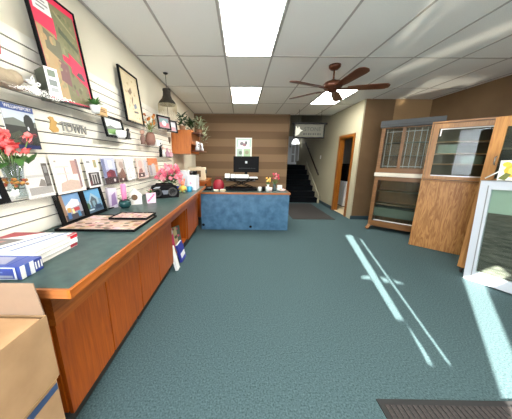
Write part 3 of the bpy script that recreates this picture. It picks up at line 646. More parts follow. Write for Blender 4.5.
art('front_label', [((56, 74, 146), rc(.02, .06, .98, .94)), ((150, 158, 180), rc(.04, .14, .96, .34)), ((110, 128, 180), rc(.55, .55, .85, .66))], .0, .004, .372, .056, -.003, t, (214, 220, 232))
mb = MB()
for k, c_ in enumerate([(36, 48, 104), (96, 84, 110), (150, 150, 170)]): mb.use(mat(c_, .4)).face([(.02 + .1 * k, .02, .0645), (.11 + .1 * k, .02, .0645), (.09 + .1 * k, .09, .0645), (.01 + .1 * k, .09, .0645)])
mb.build('top_print', None, t)
# small gifts along the back of the counter
t = thing('paper_bag', 'tall white and lilac patterned paper bag against the slatwall', 'bag', (-1.383, 2.205, .9255), rz=R(60))
MB().prism([(0, 0, 0), (.09, 0, 0), (.09, 0, .21), (0, 0, .22)], (0, .05, 0)).build('bag', mat((206, 196, 206), .6), t)
MB().use(mat((150, 120, 160), .6)).prism([(.02, -.001, .02), (.08, -.001, .04), (.07, -.001, .17), (.03, -.001, .14)], (0, -.001, 0)).build('print', None, t)
t = thing('candle_bowl', 'dark teal glass bowl holding a tall pink candle', 'candle', (-1.25, 2.262, .9255))
MB().lathe([(0, 0), (.04, 0), (.062, .03), (.06, .065), (.045, .085), (.04, .08), (.052, .05), (0, .012)], seg=20).build('bowl', mat((30, 66, 66), .12), t)
MB().lathe([(0, .012), (.026, .012), (.026, .25), (.02, .258), (0, .256)], seg=14).build('candle', mat((226, 132, 170), .5), t); MB().tube([(0, 0, .255), (.002, 0, .275)], .002, 5).build('wick', M_BLACK, t)
mb = MB()
for k in range(10): mb.leaf((.02 * math.cos(k), .02 * math.sin(k), .07), (math.cos(k * .7), math.sin(k * .7), .8), .09, .012)
mb.build('foliage', M_LEAFD, t)
t = thing('birdhouse', 'white house-shaped box with a brown opening on the worktop', 'ornament', (-1.285, 2.385, .9255), rz=R(28))
MB().prism([(0, 0, 0), (.15, 0, 0), (.15, 0, .10), (.075, 0, .165), (0, 0, .10)], (0, .11, 0)).build('house', mat((238, 232, 222), .5), t)
MB().prism([(-.008, -.006, .095), (.075, -.006, .170), (.158, -.006, .095), (.158, -.006, .104), (.075, -.006, .180), (-.008, -.006, .104)], (0, .122, 0)).build('roof', M_WHITE, t)
MB().prism([(.075 + .034 * math.cos(q * .524), 0, .085 + .034 * math.sin(q * .524)) for q in range(12)], (0, -.003, 0)).build('opening', mat((112, 80, 50), .6), t)
t = thing('gift_bag', 'small pink patterned gift bag beside the black radio', 'bag', (-1.115, 2.50, .9255), rz=R(25))
MB().prism([(0, 0, 0), (.10, 0, 0), (.105, 0, .12), (-.004, 0, .12)], (0, .06, 0)).build('bag', mat((226, 196, 206), .6), t)
mb = MB().use(mat((206, 96, 140), .5))
for k in range(5): mb.prism([(.02 + .015 * k + .012 * math.cos(q), -.0005, .03 + .017 * k % .08 + .012 * math.sin(q)) for q in range(6)], (0, -.001, 0))
mb.build('pattern', None, t); MB().tube([(.03, .03, .12), (.035, .03, .16), (.065, .03, .16), (.07, .03, .12)], .003, 6).build('handle', M_PINK, t)
mb = MB()
for k in range(5): mb.leaf((.05, .03, .115), (math.cos(k * 1.3), math.sin(k * 1.3), 1.0), .07, .016)
mb.build('tissue', M_LEAF, t)
# radio
t = thing('radio', 'black and silver portable radio on the worktop', 'radio', (-1.17, 2.78, .9255), rz=R(24))
MB().prism([(-.01, .02, 0), (.35, .02, 0), (.36, .02, .08), (.33, .02, .155), (.27, .02, .175), (.07, .02, .175), (.01, .02, .155), (-.02, .02, .08)], (0, .15, 0)).build('body', M_BLACK, t)
for x in (.07, .27):
    MB().lathe([(0, .0), (.040, .0), (.050, .010), (.060, .010), (.062, 0)], M=Matrix.Translation((x, .02, .078)) @ Matrix.Rotation(PI / 2, 4, 'X'), seg=22).build('speaker', M_DARK, t)
MB().prism([(.13, .019, .105), (.15, .019, .05), (.20, .019, .05), (.22, .019, .105)], (0, -.006, 0)).build('silver_panel', mat((104, 108, 116), .4, .2), t)
MB().prism([(.02, .018, .13), (.06, .018, .155), (.12, .018, .158), (.10, .018, .14), (.05, .018, .138)], (0, -.004, 0)).build('trim', mat((176, 180, 184), .3, .5), t)
MB().tube([(.06, .09, .17), (.07, .09, .190), (.27, .09, .190), (.28, .09, .17)], .010, 8).build('handle', M_BLACK, t)
# pink bouquet
r = random.Random(23); bl = []
for k in range(36):
    a = r.uniform(0, 6.28); q = r.uniform(.3, 1.0) ** .6
    bl.append((.20 * q * math.cos(a), .17 * q * math.sin(a), .44 - .22 * q * q + r.uniform(-.05, .06)))
lf = [((.05 * math.cos(k), .05 * math.sin(k), .20 + .03 * (k % 4)), (math.cos(k * 1.1), math.sin(k * 1.1), r.uniform(-.4, .7)), .16, .028) for k in range(26)]
bouquet('large bunch of pink lilies in a slim vase on the worktop', (-1.10, 3.33, .9255), ([(0, 0), (.045, 0), (.05, .02), (.032, .09), (.036, .17), (.05, .21), (.045, .21), (.03, .16), (0, .1)], M_VASEG), bl, [M_PINK, mat((246, 160, 170), .6, var=.12), mat((226, 100, 128), .6, var=.12)], lf, .3, .056, leafm=M_LEAFD)
def mug(label, loc, m, r_=.04, h=.085, rz=0):
    t = thing('mug', label, 'mug', loc, rz=rz)
    MB().lathe([(0, 0), (r_ * .9, 0), (r_, .006), (r_, h), (r_ * .9, h), (r_ * .86, .012), (0, .012)], seg=18).build('cup', m, t)
    MB().tube([(r_, 0, h * .78), (r_ + .026, 0, h * .7), (r_ + .028, 0, h * .35), (r_, 0, h * .2)], .006, 6).build('handle', m, t); return t
mug('royal blue mug at the foot of the pink bouquet', (-1.03, 3.46, .9255), mat((44, 66, 180), .3), rz=3)
mug('turquoise mug in front of the white carton', (-.835, 3.47, .9255), mat((40, 140, 176), .3), rz=1)
t = thing('soft_toy', 'orange and yellow stuffed toy sitting between the blue and turquoise mugs', 'toy', (-.925, 3.40, .9255))
MB().ball((0, 0, .06), (.045, .04, .06)).build('body', mat((232, 190, 90), .8), t); MB().ball((0, -.005, .15), (.04, .036, .042)).build('head', mat((236, 140, 110), .8), t)
for sx in (-1, 1): MB().ball((sx * .03, 0, .195), (.014, .01, .03)).build('ear', mat((236, 140, 110), .8), t)
for sx in (-1, 1): MB().tube([(sx * .035, 0, .09), (sx * .06, -.02, .05)], .014, 8).build('arm', mat((232, 190, 90), .8), t)
for sx in (-1, 1): MB().tube([(sx * .02, 0, .02), (sx * .04, -.05, .016)], .016, 8).build('leg', mat((150, 170, 110), .8), t)
for (x, y, w, d, h, lb) in [(-1.045, 3.66, .135, .24, .32, 'tall narrow white carton behind the pink bouquet'), (-.905, 3.63, .145, .30, .245, 'wide white carton at the far end of the worktop')]:
    t = thing('carton', lb, 'carton', (x, y, .9255), group='white cartons on the worktop')
    box('body', M_WHITEP, 0, w, 0, d, 0, h, t, bev=.003); box('lid', M_WHITE, -.002, w + .002, -.002, d + .002, h, h + .010, t)
    art('printed_label', [((230, 170, 180), ell(.4, .5, .2, .3))], .02, .08, w - .05, .08, -.003, t, (214, 224, 236))
t = thing('camera', 'black camera-like gadget lying on the wide white carton', 'gadget', (-.88, 3.70, 1.1815), rz=R(-15))
box('body', M_BLACK, 0, .11, 0, .08, 0, .065, t, bev=.01); MB().lathe([(.028, 0), (.03, .04), (.022, .045), (0, .04)], M=Matrix.Translation((.05, 0, .034)) @ Matrix.Rotation(PI / 2, 4, 'X')).build('lens', M_BLACKG, t)
# far end of the slatwall: shelves of keepsakes
t = bouquet('dried orange flowers in a brown jar high on the slatwall', (-1.335, 3.30, 1.6405), ([(0, 0), (.05, 0), (.07, .06), (.062, .14), (.04, .18), (.036, .17), (0, .1)], mat((132, 92, 78), .6, var=.2)), [(.07 * math.cos(k), .085 * math.sin(k), .31 + .04 * (k % 4)) for k in range(9)], [mat((206, 140, 64), .7), mat((186, 110, 52), .7)], [((0, 0, .2), (math.cos(k), math.sin(k) * .6, 1.2), .13, .012) for k in range(12)], .3, .034, leafm=mat((120, 116, 60), .7))
def fig(label, loc, m1, m2, h, w=.03):
    t = thing('figurine', label, 'figurine', loc, group='keepsake figurines on the far acrylic shelves')
    MB().lathe([(0, 0), (w, 0), (w * .9, h * .15), (w * 1.1, h * .4), (w * .5, h * .68), (0, h * .7)], seg=14).build('body', m1, t); MB().ball((0, 0, h * .8), h * .16, 2).build('head', m2, t); return t
fig('brown figurine on the left of the shelf under the dried flowers', (-1.36, 3.09, 1.6405), mat((120, 90, 80), .6), mat((190, 150, 130), .6), .20)
fig('dusky pink figurine right of the brown flower jar', (-1.36, 3.42, 1.6405), mat((170, 120, 124), .6), mat((206, 180, 170), .6), .17)
mug('white cup at the end of the shelf under the dried flowers', (-1.315, 3.50, 1.6405), M_WHITE, .034, .075)
framed('dark-framed pink photograph on the left below the tasselled lamp', (-1.365, 3.72, 1.9285), .28, .22, .022, .02, M_BLACK, [((190, 110, 120), rc(.1, .1, .9, .5)), ((120, 150, 150), rc(.1, .5, .9, .9)), ((230, 210, 210), ell(.5, .45, .2, .25))], (150, 120, 126), 8, rz=R(62))
framed('dark-framed pale photograph on the right below the tasselled lamp', (-1.365, 4.16, 1.9285), .26, .22, .022, .02, M_BLACK, [((196, 196, 200), rc(.1, .4, .9, .9)), ((206, 140, 150), rc(.15, .1, .85, .45)), ((70, 64, 66), ell(.3, .4, .1, .25))], (150, 140, 146), 8, rz=R(62))
t = thing('shield_plaque', 'little dark shield plaque on the slatwall under the shelf with two photographs', 'plaque', (-1.429, 4.40, 1.74), rz=LW)
MB().prism([(0, 0, .12), (.10, 0, .12), (.10, 0, .06), (.05, 0, 0), (0, 0, .06)], (0, -.012, 0)).build('shield', mat((70, 62, 50), .5), t); MB().prism([(.02, -.012, .105), (.08, -.012, .105), (.08, -.012, .065), (.05, -.012, .03), (.02, -.012, .065)], (0, -.003, 0)).build('emblem', mat((110, 98, 72), .4, .5), t)
fig('tall black figurine on the lowest far shelf', (-1.36, 3.74, 1.4805), M_BLACK, M_DARK, .24, .026)
fig('white figurine beside the tall black one', (-1.36, 3.86, 1.4805), M_WHITE, mat((222, 190, 176), .6), .18, .026)
fig('mauve figurine near the middle of the lowest far shelf', (-1.36, 4.08, 1.4805), mat((170, 130, 150), .6), mat((214, 176, 176), .6), .17, .034)
fig('pink figurine at the right of the lowest far shelf', (-1.36, 4.28, 1.4805), mat((210, 160, 170), .6), mat((226, 200, 190), .6), .15, .034)
# tasselled lamp shade
t = thing('hanging_lamp', 'dark bell-shaped lamp shade with a long fringe hanging near the slatwall', 'lamp', (-1.235, 3.86, 2.32))
M_SHADE = two_tone('shade_fabric', (30, 25, 16), (48, 40, 26), 40.0, .8)
sh = MB(); prof = [(.062, .24), (.066, .215), (.060, .20), (.064, .14), (.085, .09), (.125, .045), (.150, .0)]
sh.lathe(prof + [(r_ - .004, z) for r_, z in prof[::-1]], seg=24); sh.build('shade', M_SHADE, t)
fg = MB()
for k in range(72):
    a = 2 * PI * k / 72; q = .150; fg.tube([(q * math.cos(a), q * math.sin(a), .004), (q * .99 * math.cos(a), q * .99 * math.sin(a), -.115 - .012 * (k % 3))], .0028, 4)
fg.build('fringe', mat((186, 172, 140), .8), t)
MB().tube([(0, 0, .20), (0, 0, .4795)], .004, 6).build('chain', M_DARK, t); MB().lathe([(0, .475), (.04, .475), (.03, .46), (0, .455)], seg=14).build('ceiling_rose', M_DARK, t)
MB().lathe([(0, .08), (.03, .09), (.034, .12), (.018, .17), (.018, .205), (0, .205)], seg=14).build('bulb', M_WHITE, t); MB().tube([(0, 0, .09), (0, 0, -.26)], .0035, 6).ball((0, 0, -.265), .009, 1).build('pull_cord', M_DARK, t)
# ------------------------------------------------------------------ wall cabinet and things behind the desk, left
t = thing('wall_cabinet', 'oak wall cabinet hanging beyond the slatwall', 'cabinet', (-1.451, 4.66, 1.55))
M_WC = wood('wall_cabinet_oak', (172, 92, 34), (200, 118, 48), 'z')
MB().box(0, .40, 0, .018, 0, .48).box(0, .40, .882, .90, 0, .48).box(0, .40, .018, .882, 0, .018).box(0, .40, .018, .882, .462, .48).box(0, .012, .018, .882, .018, .462).build('carcass', M_WC, t)
for k in (0, 1): box('door', M_WC, .401, .419, .003 + .45 * k, .447 + .45 * k, .20, .477, t)
box('shelf_rail', M_OAKD, .40, .60, .05, .85, .42, .44, t); box('front_shelf', M_OAKD, .40, .60, .05, .85, .06, .075, t)
for y in (.05, .835): MB().tube([(.59, y + .008, .075), (.59, y + .008, .42)], .006, 6).build('post', M_OAKD, t)
for k in range(5):
    j = thing('glass_ornament', ['clear glass ornament nearest the slatwall end on the cabinet front shelf', 'second clear glass ornament along the cabinet front shelf', 'middle clear glass ornament on the cabinet front shelf', 'fourth clear glass ornament along the cabinet front shelf', 'far clear glass ornament on the cabinet front shelf'][k], 'ornament', (-.95, 4.80 + .15 * k, 1.6255), group='glass ornaments on the wall cabinet')
    MB().lathe([(0, 0), (.035, 0), (.045, .05), (.02, .10), (.03, .15), (.024, .15), (0, .06)], seg=14).build('glass', M_VASEG if k % 2 else mat((206, 208, 210), .15), j)
    MB().ball((0, 0, .17), .026, 1).build('stopper', M_WHITE, j)
r = random.Random(9)
for k, (x, y, sp, lb, m_) in enumerate([(-1.24, 4.78, .15, 'dark green trailing plant on the wall cabinet, nearest the lamp', M_LEAFD), (-.93, 5.05, .15, 'pale green and white trailing plant spilling over the cabinet front', mat((150, 160, 130), .6, var=.3)), (-1.2, 5.36, .18, 'bushy green plant at the far end of the wall cabinet', M_LEAFD)]):
    t = thing('trailing_plant', lb, 'plant', (x, y, 2.0305 if k != 1 else 1.9905)); MB().lathe([(0, 0), (.05, 0), (.07, .09), (.06, .09), (0, .08)], seg=14).build('pot', mat((150, 110, 80), .7), t)
    mb = MB()
    for q in range(110):
        a = r.uniform(0, 6.28); d = Vector((math.cos(a), math.sin(a), r.uniform(-.3, 1.6))); p = Vector((d.x * r.uniform(0, sp * .55), d.y * r.uniform(0, sp * .55), .10 + r.uniform(0, .22)))
        if k == 1 and q % 3 == 0: p.z -= r.uniform(.1, .3); p.x = abs(p.x) + .08; p.y -= .02
        mb.leaf(p, d, r.uniform(.06, .13), .019)
    mb.build('foliage', m_, t)
t = thing('low_cabinet', 'low oak cabinet behind the end of the counter', 'cabinet', (-1.44, 5.07, 0))
box('body', M_OAK, 0, .62, 0, .8, .06, .92, t); box('top', M_OAKX, -.005, .65, -.02, .82, .92, .95, t); box('plinth', M_DARK, .02, .6, .02, .78, 0, .06, t)
for k in (0, 1): box('door', M_OAK, .62, .638, .01 + .395 * k, .39 + .395 * k, .09, .90, t)
t = thing('sewing_machine', 'cream sewing-machine-shaped object on the low oak cabinet', 'machine', (-1.30, 5.23, .9505))
M_CR = mat((218, 204, 176), .5)
box('base', M_CR, 0, .44, 0, .18, 0, .06, t, bev=.01); box('column', M_CR, .33, .44, .02, .16, .06, .30, t, bev=.012); box('arm', M_CR, .02, .33, .03, .15, .22, .31, t, bev=.012); box('head', M_CR, 0, .09, .03, .15, .10, .22, t, bev=.008)
MB().lathe([(0, 0), (.05, 0), (.05, .02), (0, .02)], M=Matrix.Translation((.44, .09, .20)) @ Matrix.Rotation(PI / 2, 4, 'Y'), seg=18).build('hand_wheel', M_DARK, t)
for k, (x, y, lb, m_) in enumerate([(-1.36, 5.05, 'cream folded cloth lying on top of the sewing machine end', M_BEIGE)]):
    t = thing('folded_cloth', 'cream folded cloth at the near edge of the low oak cabinet', 'cloth', (-1.38, 5.06, .9505)); MB().box(0, .26, 0, .13, 0, .05, bev=.015).box(.02, .25, .01, .12, .05, .09, bev=.015).build('folds', m_, t)

# ------------------------------------------------------------------ reception desk
DX0, DX1, DY, DT = -.815, 1.0, 4.275, .80
t = thing('reception_desk', 'blue mottled reception desk with an oak edged top', 'desk', (0, 0, 0))
box('front_panel', M_LAMBLUE, DX0 + .01, DX1 - .012, DY, DY + .03, .012, DT - .032, t)
box('end_panel', M_LAMBLUE, DX1 - .04, DX1 - .012, DY + .03, 5.02, .012, DT - .032, t); box('left_panel', M_OAK, DX0 + .01, DX0 + .035, DY + .03, 5.02, .0, DT - .032, t)
box('top', M_LAMTOP, DX0 + .01, DX1 - .01, DY - .012, 5.03, DT - .032, DT, t)
MB().box(DX0 + .01, DX1 + .004, DY - .026, DY - .012, DT - .034, DT + .001).box(DX1 - .01, DX1 + .004, DY - .012, 5.03, DT - .034, DT + .001).build('edge_strip', M_OAKX, t)
for x, z in ((-.765, .112), (.218, .082)): MB().lathe([(0, 0), (.028, 0), (.028, .004), (.018, .006), (0, .006)], M=Matrix.Translation((x, DY, z)) @ Matrix.Rotation(PI / 2, 4, 'X'), seg=18).build('cable_grommet', M_BLACK, t)
# desk converter + monitor
t = thing('desk_riser', 'black scissor-legged desk riser carrying the computer screen', 'riser', (0.01, 4.50, DT))
box('base', M_BLACK, -.34, .34, 0, .36, .001, .05, t, bev=.006); box('platform', M_BLACK, -.36, .36, -.02, .38, .235, .268, t, bev=.006); box('keyboard_tray', M_DARK, -.34, .33, .38, .56, .16, .18, t)
for y in (.04, .32):
    for a, b_ in ((-.27, .27), (.27, -.27)): MB().tube([(a, y + (.0 if a < 0 else .014), .048), (b_, y + (.0 if a < 0 else .014), .238)], .011, 6).build('scissor_leg', M_BLACK, t)
t = thing('computer_monitor', 'back of a black computer monitor with a pale square logo', 'monitor', (.115, 4.66, DT + .268))
box('back_shell', M_BLACK, -.272, .272, 0, .025, .11, .445, t, bev=.006); box('screen', M_BLACKG, -.262, .262, .0255, .028, .12, .435, t); box('logo', mat((200, 204, 204), .4), -.022, .022, -.003, -.0002, .30, .345, t); box('maker_strip', mat((70, 72, 74), .5), -.16, .20, -.0015, -.0002, .195, .200, t)
box('stand_neck', M_BLACK, -.03, .03, .03, .05, .012, .26, t); box('stand_foot', M_BLACK, -.12, .12, -.05, .16, .001, .012, t, bev=.004)
for (x, w, h, lb) in [(-.33, .10, .085, 'white paper tub at the left end of the desk riser'), (-.21, .085, .075, 'small white carton second from the left on the desk riser'), (-.115, .28, .07, 'long white tray of papers in front of the monitor')]:
    t = thing('paper_tray', lb, 'tray', (x, 4.50, DT + .2685), group='white things on the desk riser')
    MB().box(0, w, 0, .11, 0, .004).box(0, w, 0, .004, .004, h).box(0, w, .106, .11, .004, h).box(0, .004, .004, .106, .004, h).box(w - .004, w, .004, .106, .004, h).build('tray', M_WHITE, t); box('papers', M_WHITE, .008, w - .008, .008, .102, .0042, h * .9, t)
t = thing('paper_stack', 'low stack of white papers at the right end of the desk riser', 'papers', (.185, 4.48, DT + .2685))
for k in range(3): MB().box(0, .17, 0, .12, .008 * k, .008 * k + .0075, M=Matrix.Rotation(R(3 * k), 4, 'Z')).build('sheaf', M_WHITE, t)
t = thing('handbag', 'deep red handbag on the reception desk left of the riser', 'bag', (-.475, 4.62, DT + .001))
MB().lathe([(0, 0), (.105, .0), (.122, .05), (.12, .13), (.09, .20), (.03, .225), (0, .225)], M=Matrix.Diagonal((1, .6, 1, 1)), seg=20).build('bag', mat((150, 20, 40), .5, var=.2), t)
MB().tube([(-.07, 0, .20), (-.05, 0, .27), (.05, 0, .27), (.07, 0, .20)], .009, 8).build('handle', mat((110, 16, 30), .5), t)
t = thing('telephone', 'black desk telephone at the left end of the reception desk', 'telephone', (-.785, 4.48, DT + .001))
MB().prism([(0, 0, 0), (0, .2, 0), (0, .2, .07), (0, 0, .025)], (.17, 0, 0)).build('base', M_BLACK, t); MB().tube([(.025, .03, .055), (.025, .10, .085), (.025, .18, .10)], [.022, .014, .022], 8).build('handset', M_BLACK, t)
MB().box(.08, .15, .04, .14, .045, .05, M=Matrix.Translation((0, 0, .0))).build('keypad', M_GREY, t)
for k, (x, lb) in enumerate([(-.55, 'cream notepad in front of the red handbag'), (-.42, 'pale card stack in front of the red handbag')]):
    t = thing('notepad', lb, 'notepad', (x, 4.36, DT + .001), rz=R(8 - 20 * k)); box('pad', M_BEIGE, 0, .10, 0, .08, 0, .03 + .012 * k, t); box('top_sheet', M_WHITE, .002, .098, .002, .078, .0301 + .012 * k, .032 + .012 * k, t)
# things at the right end of the desk
for k, (x, h, m_, lb) in enumerate([(.405, .09, M_WHITE, 'white cup left of the dark jar at the right end of the desk'), (.485, .10, M_BLACK, 'dark jar among white cups on the desk'), (.565, .10, M_WHITE, 'white cup right of the dark jar on the desk'), (.63, .085, mat((236, 214, 210), .5), 'pinkish white cup in front of the flower vase on the desk')]):
    t = thing('cup', lb, 'cup', (x, 4.47, DT + .001), group='cups at the right end of the desk', rz=PI / 2); MB().lathe([(0, 0), (.03, 0), (.037, h), (.033, h), (.027, .006), (0, .006)], seg=16).build('cup', m_, t)
    MB().tube([(.034, 0, h * .75), (.055, 0, h * .6), (.052, 0, h * .3), (.031, 0, h * .22)], .005, 6).build('handle', m_, t)
r = random.Random(4)
bouquet('small vase of pink and crimson flowers at the right end of the desk', (.725, 4.58, DT + .001), ([(0, 0), (.035, 0), (.04, .02), (.028, .08), (.036, .14), (.032, .14), (.02, .08), (0, .02)], mat((70, 84, 84), .2)), [(.06 * math.cos(k * 1.1) + .02, .05 * math.sin(k * 1.1), .27 + .03 * (k % 4)) for k in range(9)], [mat((214, 60, 90), .6), mat((236, 150, 160), .6), mat((190, 40, 70), .6)], [((0, 0, .14), (math.cos(k), math.sin(k), .9), .10, .016) for k in range(8)], .3, .036)
bouquet('small vase of yellow flowers left of the pink ones on the desk', (.595, 4.64, DT + .001), ([(0, 0), (.03, 0), (.035, .03), (.022, .10), (.028, .13), (.024, .13), (0, .03)], M_WHITE), [(.04 * math.cos(k * 1.3), .04 * math.sin(k * 1.3), .20 + .03 * (k % 3)) for k in range(7)], [mat((240, 190, 80), .6), mat((246, 214, 130), .6)], [((0, 0, .12), (math.cos(k), math.sin(k), .9), .08, .014) for k in range(6)], .3, .032)
t = thing('ornament_dish', 'pale pink dish of trinkets at the right corner of the desk', 'dish', (.88, 4.50, DT + .001)); MB().lathe([(0, 0), (.04, 0), (.075, .04), (.07, .04), (.036, .008), (0, .008)], seg=18).build('dish', mat((232, 206, 200), .4), t)
for k in range(4): MB().ball((.026 * math.cos(k * 1.6), .026 * math.sin(k * 1.6), .035), .022, 1).build('trinket', [M_PINK, M_WHITE, mat((226, 170, 130), .5), M_WHITE][k], t)
t = thing('carton', 'small white carton leaning behind the dish at the desk corner', 'carton', (.80, 4.63, DT + .001)); box('body', M_WHITE, 0, .10, 0, .06, 0, .11, t, bev=.003); box('flap', M_WHITE, .0, .10, -.002, 0, .08, .113, t)
# poster
t = thing('poster', 'white poster with small grey and pink pictures on the striped wall', 'poster', (-.17, 7.029, 1.495))
art('sheet', [((176, 206, 196), rc(.06, .55, .95, .95)), ((236, 238, 232), rc(.15, .5, .85, .9)), ((120, 116, 122), ell(.38, .72, .12, .09)), ((150, 110, 120), ell(.55, .66, .12, .08)), ((90, 92, 96), ell(.64, .76, .07, .09)), ((170, 196, 180), rc(.08, .08, .42, .45)), ((160, 190, 150), rc(.5, .08, .92, .45)), ((110, 124, 110), ell(.3, .26, .1, .1)), ((150, 150, 120), ell(.7, .28, .12, .1))], 0, 0, .51, .605, -.004, t, (226, 232, 222)); MB().box(-.004, .514, -.0035, 0, .603, .611).build('hanging_strip', M_WHITE, t)

# ------------------------------------------------------------------ ceiling fan
t = thing('ceiling_fan', 'brown five-bladed ceiling fan', 'fan', (1.355, 3.53, H))
M_FAN = wood('fan_blade_walnut', (74, 36, 18), (104, 54, 28), 'x', .3); M_FM = mat((84, 46, 28), .3, .5)
MB().lathe([(0, 0), (.085, 0), (.082, -.03), (.05, -.06), (.022, -.07), (0, -.07)], seg=24).build('canopy', M_FM, t)
MB().tube([(0, 0, -.065), (0, 0, -.20)], .014, 10).build('downrod', M_FM, t)
MB().lathe([(0, -.19), (.03, -.19), (.05, -.21), (.115, -.225), (.135, -.25), (.135, -.29), (.115, -.315), (.07, -.33), (.06, -.35), (.03, -.365), (0, -.367)], seg=28).build('motor_housing', M_FM, t)
MB().tube([(.05, 0, -.35), (.052, 0, -.46)], .002, 5).ball((.052, 0, -.465), .007, 1).build('pull_chain', M_FM, t)
for k in range(5):
    A = Matrix.Rotation(R(60 + 72 * k), 4, 'Z') @ Matrix.Translation((0, 0, -.318)) @ Matrix.Rotation(R(-11), 4, 'X')
    out = [(.20, -.045), (.30, -.062), (.66, -.075), (.72, -.068), (.755, -.035), (.762, 0), (.755, .035), (.72, .068), (.66, .075), (.30, .062), (.20, .045)]
    bl_ = MB().prism([A @ Vector((x, y, 0)) for x, y in out], A.to_3x3() @ Vector((0, 0, .008))).build('blade', M_FAN, t)
    MB().prism([A @ Vector(p) for p in [(.09, -.02, -.002), (.20, -.03, -.002), (.27, 0, -.002), (.20, .03, -.002), (.09, .02, -.002)]], A.to_3x3() @ Vector((0, 0, -.008))).build('blade_bracket', M_FM, bl_)

# ------------------------------------------------------------------ display cabinets on the right
def castor(mb, x, y):
    mb.box(x - .02, x + .02, y - .02, y + .02, .05, .082); mb.lathe([(0, -.014), (.024, -.014), (.027, 0), (.024, .014), (0, .014)], M=Matrix.Translation((x, y, .0272)) @ Matrix.Rotation(PI / 2, 4, 'Y'), seg=14)
def dressing(t, x0, x1, y, z0, z1, shelves, m):
    for z in shelves: box('shelf', m, x0, x1, y, y + .30, z, z + .012, t)
# far cabinet
M_BAR = mat((150, 152, 142), .4)
W1, D1_ = .90, .45
t = thing('display_cabinet', 'far brown oak display cabinet with a grey top rail and barred sliding glass', 'display cabinet', (2.80, 4.53, 0), rz=R(-41))
mb = MB(); mb.box(0, .06, .02, D1_, .083, 2.06).box(W1 - .06, W1, .02, D1_, .083, 2.06).box(.06, W1 - .06, D1_ - .02, D1_, .083, 2.06).box(.06, W1 - .06, .02, D1_ - .02, .083, .12).box(.06, W1 - .06, .02, D1_ - .02, 1.16, 1.20).box(0, W1, .02, D1_, 2.06, 2.08); mb.build('carcass', M_CAB1, t)
mb = MB(); mb.box(0, .065, 0, .02, .083, 2.08).box(W1 - .065, W1, 0, .02, .083, 2.08).box(.065, W1 - .065, 0, .02, .083, .20).box(.065, W1 - .065, 0, .02, 1.22, 1.31).box(.065, W1 - .065, 0, .02, 1.06, 1.14).build('face_frame', M_CAB1X, t)
box('top_rail', mat((70, 74, 76), .5), -.02, W1 + .02, -.06, D1_, 2.0805, 2.205, t, bev=.006); box('rail_groove', M_DARK, -.015, W1 + .015, -.062, -.0602, 2.12, 2.128, t)
box('middle_rail', mat((226, 220, 206), .5), -.012, W1 + .01, -.035, -.0005, 1.14, 1.215, t, bev=.008)
box('glass', M_GLASS, .07, W1 - .07, .008, .012, .20, 1.06, t); box('glass', M_GLASS, .07, W1 - .07, .008, .012, 1.31, 2.06, t)
for x in (.34,): MB().box(x, x + .055, -.004, .007, 1.31, 2.06).build('door_stile', M_CAB1, t)
for x in (.10, .19, .43, .52, .62, .70): MB().box(x, x + .008, -.002, .007, 1.32, 2.05).build('metal_bar', M_BAR, t)
MB().box(.09, .72, -.002, .006, 1.34, 1.352).box(.09, .72, -.002, .006, 1.99, 2.0).build('cross_bar', M_BAR, t)
box('bottom_track', M_WHITE, .09, W1 - .09, -.012, -.001, .215, .23, t)
dressing(t, .065, W1 - .065, .10, 0, 0, [.55, .82, 1.55, 1.80], mat((120, 100, 76), .5))
box('display_bed', mat((98, 106, 98), .7), .065, W1 - .065, .06, D1_ - .03, .30, .48, t)
for x, y in ((.03, .05), (.86, .05), (.03, .40), (.86, .40)):
    mb = MB(); castor(mb, x, y); mb.build('castor', M_DARK, t)
MB().prism([(.0, .0, .083), (-.03, -.06, .02), (.02, -.10, .005), (.05, -.08, .04), (.06, 0, .083)], (0, 0, .02)).build('foot', M_CAB1, t)
# middle cabinet
W2, D2_, Z2 = .78, .42, 2.05
t = thing('display_cabinet', 'middle light oak cabinet with a plain panel below and one glass door above', 'display cabinet', (3.01, 3.61, 0), rz=R(-43))
mb = MB(); mb.box(0, .02, .02, D2_, 0, Z2).box(W2 - .02, W2, .02, D2_, 0, Z2).box(.02, W2 - .02, D2_ - .015, D2_, 0, Z2).box(.02, W2 - .02, .02, D2_ - .015, Z2 - .02, Z2).box(.02, W2 - .02, .02, D2_ - .015, 1.14, 1.16).box(.02, W2 - .02, .02, D2_ - .015, .0, .02).build('carcass', M_CABW, t)
M_PLY = two_tone('oak_ply_cathedral', (148, 98, 50), (188, 138, 80), 4.0, .45, 4, (5, 5, .6), .38, .62, 0, 3.5)
box('lower_panel', M_PLY, 0, W2, 0, .02, .004, 1.135, t, bev=.003)
mb = MB(); mb.box(0, W2, -.004, .02, 2.025, Z2).box(0, .02, -.004, .02, 1.16, 2.025).box(W2 - .02, W2, -.004, .02, 1.16, 2.025).build('face_frame', M_CABX, t)
dr = MB(); a0, a1, c0, c1, fw_ = .026, W2 - .026, 1.17, 2.015, .07
dr.box(a0, a1, -.012, .012, c0, c0 + fw_).box(a0, a1, -.012, .012, c1 - fw_, c1).box(a0, a0 + fw_, -.012, .012, c0 + fw_, c1 - fw_).box(a1 - fw_, a1, -.012, .012, c0 + fw_, c1 - fw_)
dro = dr.build('door', M_CABW, t)
box('pane', M_GLASS, a0 + fw_, a1 - fw_, -.002, .002, c0 + fw_, c1 - fw_, dro)
box('track', M_STEEL, .10, W2 - .10, -.024, -.0125, 1.225, 1.237, t); MB().box(.112, .684, -.0075, -.0025, 1.925, 1.938).box(.112, .128, -.0075, -.0025, 1.83, 1.925).build('label_strip', M_WHITE, t)
dressing(t, .02, W2 - .02, .08, 0, 0, [1.40, 1.56, 1.74], M_CABX)
box('back_lining', mat((78, 70, 50), .7), .02, W2 - .02, D2_ - .020, D2_ - .0155, 1.16, 2.03, t)
